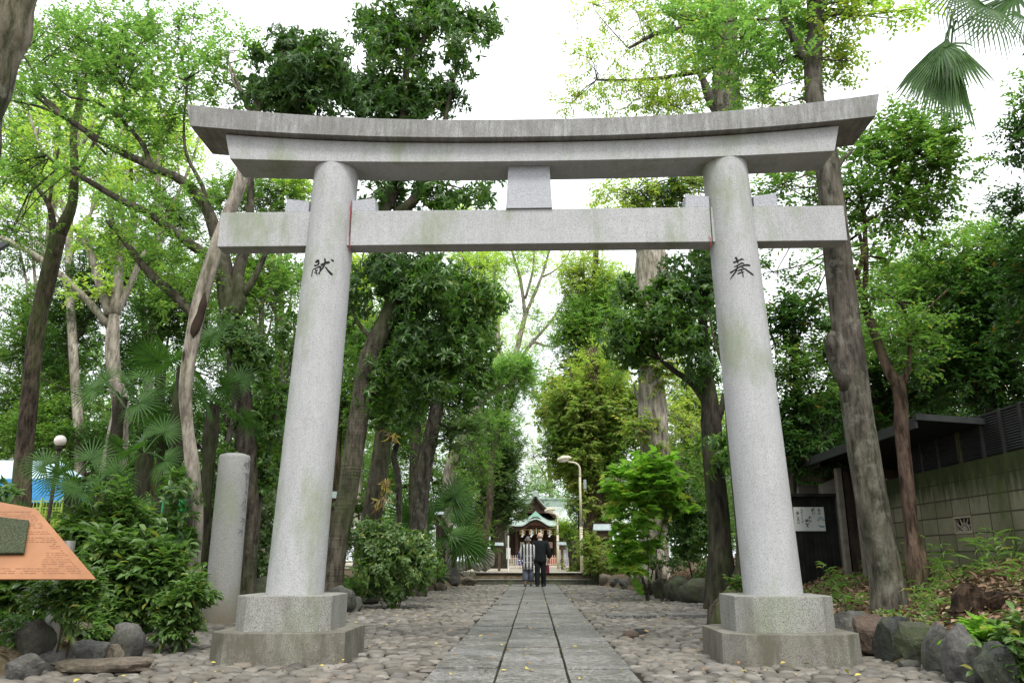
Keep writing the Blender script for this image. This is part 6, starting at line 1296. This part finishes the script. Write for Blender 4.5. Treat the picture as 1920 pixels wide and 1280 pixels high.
for i,(x,y,h,n,s) in enumerate(HB):
    q=np.array([x,y,gzs(x,y)])-[0,0,CH]; D=q@FW; u=960+FPX*(q@RT)/D
    where='right of the right pillar' if u<1560 else 'between right pillar and leaning trunk' if u<1640 else 'by the foot of the leaning trunk' if u<1700 else 'by the slim brown tree foot' if u<1760 else 'under the fan-shaped wall vent' if u<1850 else 'near the right edge below the wall'
    herb(x,y,h,n,'bamboo grass '+side[i%6]+' '+where,spread=s)
# leaf litter (stuff)
def litter():
    n=26000; y=4.2+rng.uniform(0,1,n)**1.5*17; xr=np.interp(y,BR[:,1],BR[:,0]); x=xr+.05+rng.uniform(0,1,n)**.9*2.9
    n2=9000; y2=rng.uniform(5,22,n2); xl=np.interp(y2,BL[:,1],BL[:,0]); x2=xl-.1-rng.uniform(0,1,n2)*3
    x=np.concatenate([x,x2]); y=np.concatenate([y,y2]); n=len(x)
    pos=np.stack([x,y,gz(x,y)+rng.uniform(.004,.035,n)],-1); dr=norm(rng.normal(size=(n,3))*[1,1,.28]); nr=norm(np.array([0,0,1.])+rng.normal(size=(n,3))*.42)
    V,T=leaves(pos,dr,nr,rng.uniform(.045,.10,n),rng.uniform(.025,.05,n),'lance'); tag(link('leaf_litter',tri_mesh('leaf_litter',V,T),M['litter']),kind='stuff',label='brown dead leaves covering the planted banks',cat='leaf litter')
    n=520; y=4.5+rng.uniform(0,1,n)**1.3*22; x=rng.uniform(-3.2,2.9,n); z=np.where(np.abs(x-PCX)<PW,.042,.055)
    pos=np.stack([x,y,z],-1); dr=norm(rng.normal(size=(n,3))*[1,1,.12]); nr=norm(np.array([0,0,1.])+rng.normal(size=(n,3))*.25)
    V,T=leaves(pos,dr,nr,rng.uniform(.025,.06,n),rng.uniform(.02,.04,n),'lance'); tag(link('fallen_leaves',tri_mesh('fallen_leaves',V,T),M['fallen']),kind='stuff',label='scattered fallen leaves on the path and cobbles',cat='fallen leaves')
    n=2600; y=5+rng.uniform(0,1,n)**1.3*13; xr=np.interp(y,BR[:,1],BR[:,0]); x=xr+.15+rng.uniform(0,1,n)*2.2; k=np.sin(x*3.1+1)*np.sin(y*2.3)>.05; x,y=x[k],y[k]; n=len(x)
    cl=np.stack([x,y,gz(x,y)+.03],-1); pos=np.repeat(cl,5,0)+rng.normal(size=(n*5,3))*[.05,.05,.02]; dr=norm(rng.normal(size=(n*5,3))*[1,1,.3]+[0,0,.35]); nr=norm(np.array([0,0,1.])+rng.normal(size=(n*5,3))*.3)
    V,T=leaves(pos,dr,nr,rng.uniform(.03,.06,n*5),rng.uniform(.02,.035,n*5),'dia'); tag(link('ground_cover',tri_mesh('ground_cover',V,T),M['leaf_bright']),kind='stuff',label='low green ground cover creeping through the dead leaves on the right bank',cat='ground cover')
    # moss and weeds in the left bed
    n=5200; y=5.5+rng.uniform(0,1,n)*14; xl=np.interp(y,BL[:,1],BL[:,0]); x=xl-.2-rng.uniform(0,1,n)*4; cl=np.stack([x,y,gz(x,y)+.05],-1)
    V,T=foliage(cl[:1500],norm(rng.normal(size=(1500,3))+[0,0,1.5]),'shr',.6); tag(link('undergrowth',tri_mesh('undergrowth',V,T),M['leaf_mag']),kind='stuff',label='low dark undergrowth between the shrubs of the left bed',cat='undergrowth')
litter()
# stump and sticks on the bank
g=P(1822,1090,6.9); z=gzs(g[0],6.9); t=thing('rotten_stump','dark shaggy rotten stump on the leaf-covered bank at right','stump',(g[0],6.9,z))
V,T=tube_np(*smooth_path([(g[0],6.9,z-.1),(g[0]+.01,6.9,z+.05),(g[0]-.02,6.9,z+.13),(g[0]+.02,6.9,z+.19)],[.17,.15,.145,.09],.02),18,.5,4); mb=MB(); mb.add(V,[tuple(q) for q in T]); mb.f.append(tuple(range(len(V)-18,len(V)))); mb.m.append(0); mb.build('stump_body',bark('shaggy_stump',(.03,.02,.014),(.13,.085,.055),scale=1.6,bmp=1.),t,smooth=False)
mb=MB()
for i in range(0):
    a=random.uniform(0,6.28); r=.15; z1=z+random.uniform(0,.2); q=np.array([g[0]+r*math.cos(a),6.9+r*math.sin(a),z1]); mb.tube([q,q+np.array([math.cos(a)*.05,math.sin(a)*.05,-.05-random.random()*.05])],[.006,.002],4,cap=False)
def stick(label,pts,r):
    p,rr=smooth_path(pts,r,.06); V,T=tube_np(p,rr,8,.1,3); mb=MB(); mb.add(V,[tuple(q) for q in T]); tag(mb.build('fallen_branch',M['bark_red'],smooth=True),label,'branch')
def bk(px_,py,Y,h=.03): q=P(px_,py,Y); return (q[0],q[1],gzs(q[0],q[1])+h)
stick('fallen reddish branch lying right of the rotten stump',[bk(1845,1075,6.9,.10),bk(1885,1085,6.8,.12),bk(1930,1090,6.7,.09),bk(1990,1100,6.5,.06)],[.012,.014,.012,.01])
stick('thin twig lying on the dead leaves near the right edge of the photo',[bk(1850,1155,6.2,.04),bk(1890,1140,6.25,.07),bk(1925,1135,6.3,.04)],[.006,.007,.005])
stick('short stick lying on the bank below the rotten stump',[bk(1795,1120,6.6,.03),bk(1812,1100,6.75,.06),bk(1820,1080,6.9,.08)],[.006,.006,.004])
# ================================================================ fan palms
def frond(hub,pet_from,L,nl=26,span=4.6,name='frond',par=None,wid=.026,droop=.35,roll=None):
    hub=np.array(hub,float); f=np.array(pet_from,float); d=norm(hub-f); side=norm(np.cross(d,[0,0,1.])+1e-5); upv=np.cross(side,d); ro=roll if roll is not None else random.uniform(.5,1.3)*random.choice([-1,1]); side,upv=side*math.cos(ro)+upv*math.sin(ro),upv*math.cos(ro)-side*math.sin(ro)
    tilt=norm(upv+d*.25+unit(1)[0]*.15)
    V=[];T=[];o=0
    for i in range(nl):
        a=-span/2+span*i/(nl-1); dirv=norm(d*math.cos(a)+side*math.sin(a)); ln=L*(.72+.28*math.cos(a*.75))*random.uniform(.9,1.06)
        pts=[hub+tilt*0.0, hub+dirv*ln*.35+upv*.02*L, hub+dirv*ln*.72-np.array([0,0,1])*ln*droop*.22, hub+dirv*ln*(1-droop*.25)-np.array([0,0,1])*ln*droop*random.uniform(.5,1.)]
        w=np.cross(dirv,upv); ws=[.10,1,.85,.04]; n0=len(V)
        for p,wf in zip(pts,ws): V+= [p-w*wid*L*wf,p-upv*wid*L*wf*.7,p+w*wid*L*wf]
        for s in range(3):
            for j in (0,1): a0=n0+s*3+j; T+=[(a0,a0+1,a0+4),(a0,a0+4,a0+3)]
    m1=len(T)
    pp,rr=smooth_path([f,(f+hub)/2+np.array([0,0,.04]),hub],[.013,.010,.008],.08); tv,tt=tube_np(pp,rr,5)
    n0=len(V); V=np.vstack([np.array(V),tv]); t2=np.array([(q[0],q[1],q[2]) for q in tt]+[(q[0],q[2],q[3]) for q in tt])+n0
    T=np.vstack([np.array(T),t2]); return link(name,tri_mesh(name,V,T),M['leaf_palm'],par)
def palm(label,crown_c,nf,L,pet,trunk_to=None,elev=(-.4,1.1),tr=.09,azs=None,seed=1,ground=True):
    g_=random.Random(seed); c=np.array(crown_c,float); bx,by=(trunk_to if trunk_to else (c[0],c[1])); z0=gzs(bx,by)
    t=thing('fan_palm',label,'palm',(bx,by,z0),'fan palms'); pp,rr=smooth_path([(bx,by,z0-.1),((bx+c[0])/2+.03,(by+c[1])/2,(z0+c[2])/2),tuple(c)],[tr,tr*.9,tr*1.1],.08); V,T=tube_np(pp,rr,12,.2,seed); mb=MB(); mb.add(V,[tuple(q) for q in T]); mb.build('trunk',M['bark_dark'],t)
    for i in range(nf):
        a=azs[i] if azs else i*2.4+g_.uniform(-.3,.3); e=elev[0]+(elev[1]-elev[0])*((i*.618)%1)
        h=c+np.array([math.cos(a)*math.cos(e),math.sin(a)*math.cos(e),math.sin(e)])*pet*g_.uniform(.75,1.15)
        frond(h,c,L*g_.uniform(.85,1.1),par=t,droop=g_.uniform(.02,.3))
    return t
random.seed(11)
palm('fan palm with broad fronds behind the slanting scarred trunk',P(345,690,10.6),9,.44,.5,seed=2)
palm('fan palm spreading in front of the pale multi-stemmed trunk',P(225,745,11.5),7,.48,.55,seed=5)
palm('tall fan palm whose fronds show between scarred trunk and marker post top',P(400,760,11.2),6,.44,.5,seed=8)
palm('fan palm with grey-green fronds in front of the blue tarpaulin',P(140,900,9.3),6,.34,.34,seed=3,elev=(-.2,1.2))
palm('low fan palm with dark star-shaped fronds in the left bed',P(190,925,8.8),8,.36,.35,seed=6)
palm('fan palm hanging over the shrubs left of the marker post',P(270,850,9.9),6,.38,.42,seed=9)
palm('bright fan palm beside the rocks left of the stone steps',P(828,985,25.),14,.95,.95,seed=4,tr=.12,elev=(-.7,1.25))
palm('half-hidden fan palm behind the trunks left of the steps',P(850,1010,27.),9,.8,.8,seed=12,tr=.1)
# palm overhanging at the upper right, trunk outside the frame
t=palm('tall fan palm hanging its fronds into the upper right corner',tuple(P(2030,-60,6.8)),5,.7,.8,trunk_to=(5.3,7.2),seed=7,tr=.11,azs=[.2,1.2,5.2,-.4,1.9])
cc=P(2030,-60,6.8)
def pf_(hub,L,fr,nl,span,droop,roll=1.1): frond(hub,fr,L,nl=nl,span=span,par=t,droop=droop,wid=.017,roll=roll)
pf_(P(1778,72,5.9),1.0,P(1790,20,6.0),26,.75,.06)
pf_(P(1784,84,5.95),.72,P(1792,40,6.1),24,1.1,.12,.4)
pf_(P(1770,90,5.85),.62,P(1784,50,6.1),18,1.2,.2,-.4)
mb=MB(); mb.tube([P(1787,60,5.93),P(1850,15,6.1),cc],[.008,.010,.013],6); mb.build('leaf_stalk',M['leaf_palm'],t)
pf_(P(1850,12,6.1),.55,cc,30,3.4,.9)
pf_(P(1800,-8,6.0),.45,P(1900,-30,6.2),26,3.4,1.1)
pf_(P(1925,35,6.2),.42,cc,24,3.2,1.)
# dead brown leaf tufts caught in the trees
for x,y,Y_,lab in ((722,905,17.4,'curled dead orange leaves hanging beside the stout olive trunk'),(715,935,17.3,'cluster of curled brown dead leaves caught on the stout olive trunk'),(735,812,17.5,'pale dead frond stalks hanging above the curled dead leaves')):
    c=P(x,y,Y_); pos=c+rng.normal(size=(22,3))*[.06,.06,.08]; dr=norm(rng.normal(size=(22,3))*[.5,.5,.4]+[0,0,-.9]); V,T=leaves(pos,dr,norm(rng.normal(size=(22,3))),rng.uniform(.12,.26,22),rng.uniform(.03,.06,22),'lance'); tag(link('dead_leaves',tri_mesh('dead_leaves',V,T),M['fallen']),lab,'dead leaves')
print('leaf triangles',NLEAF)
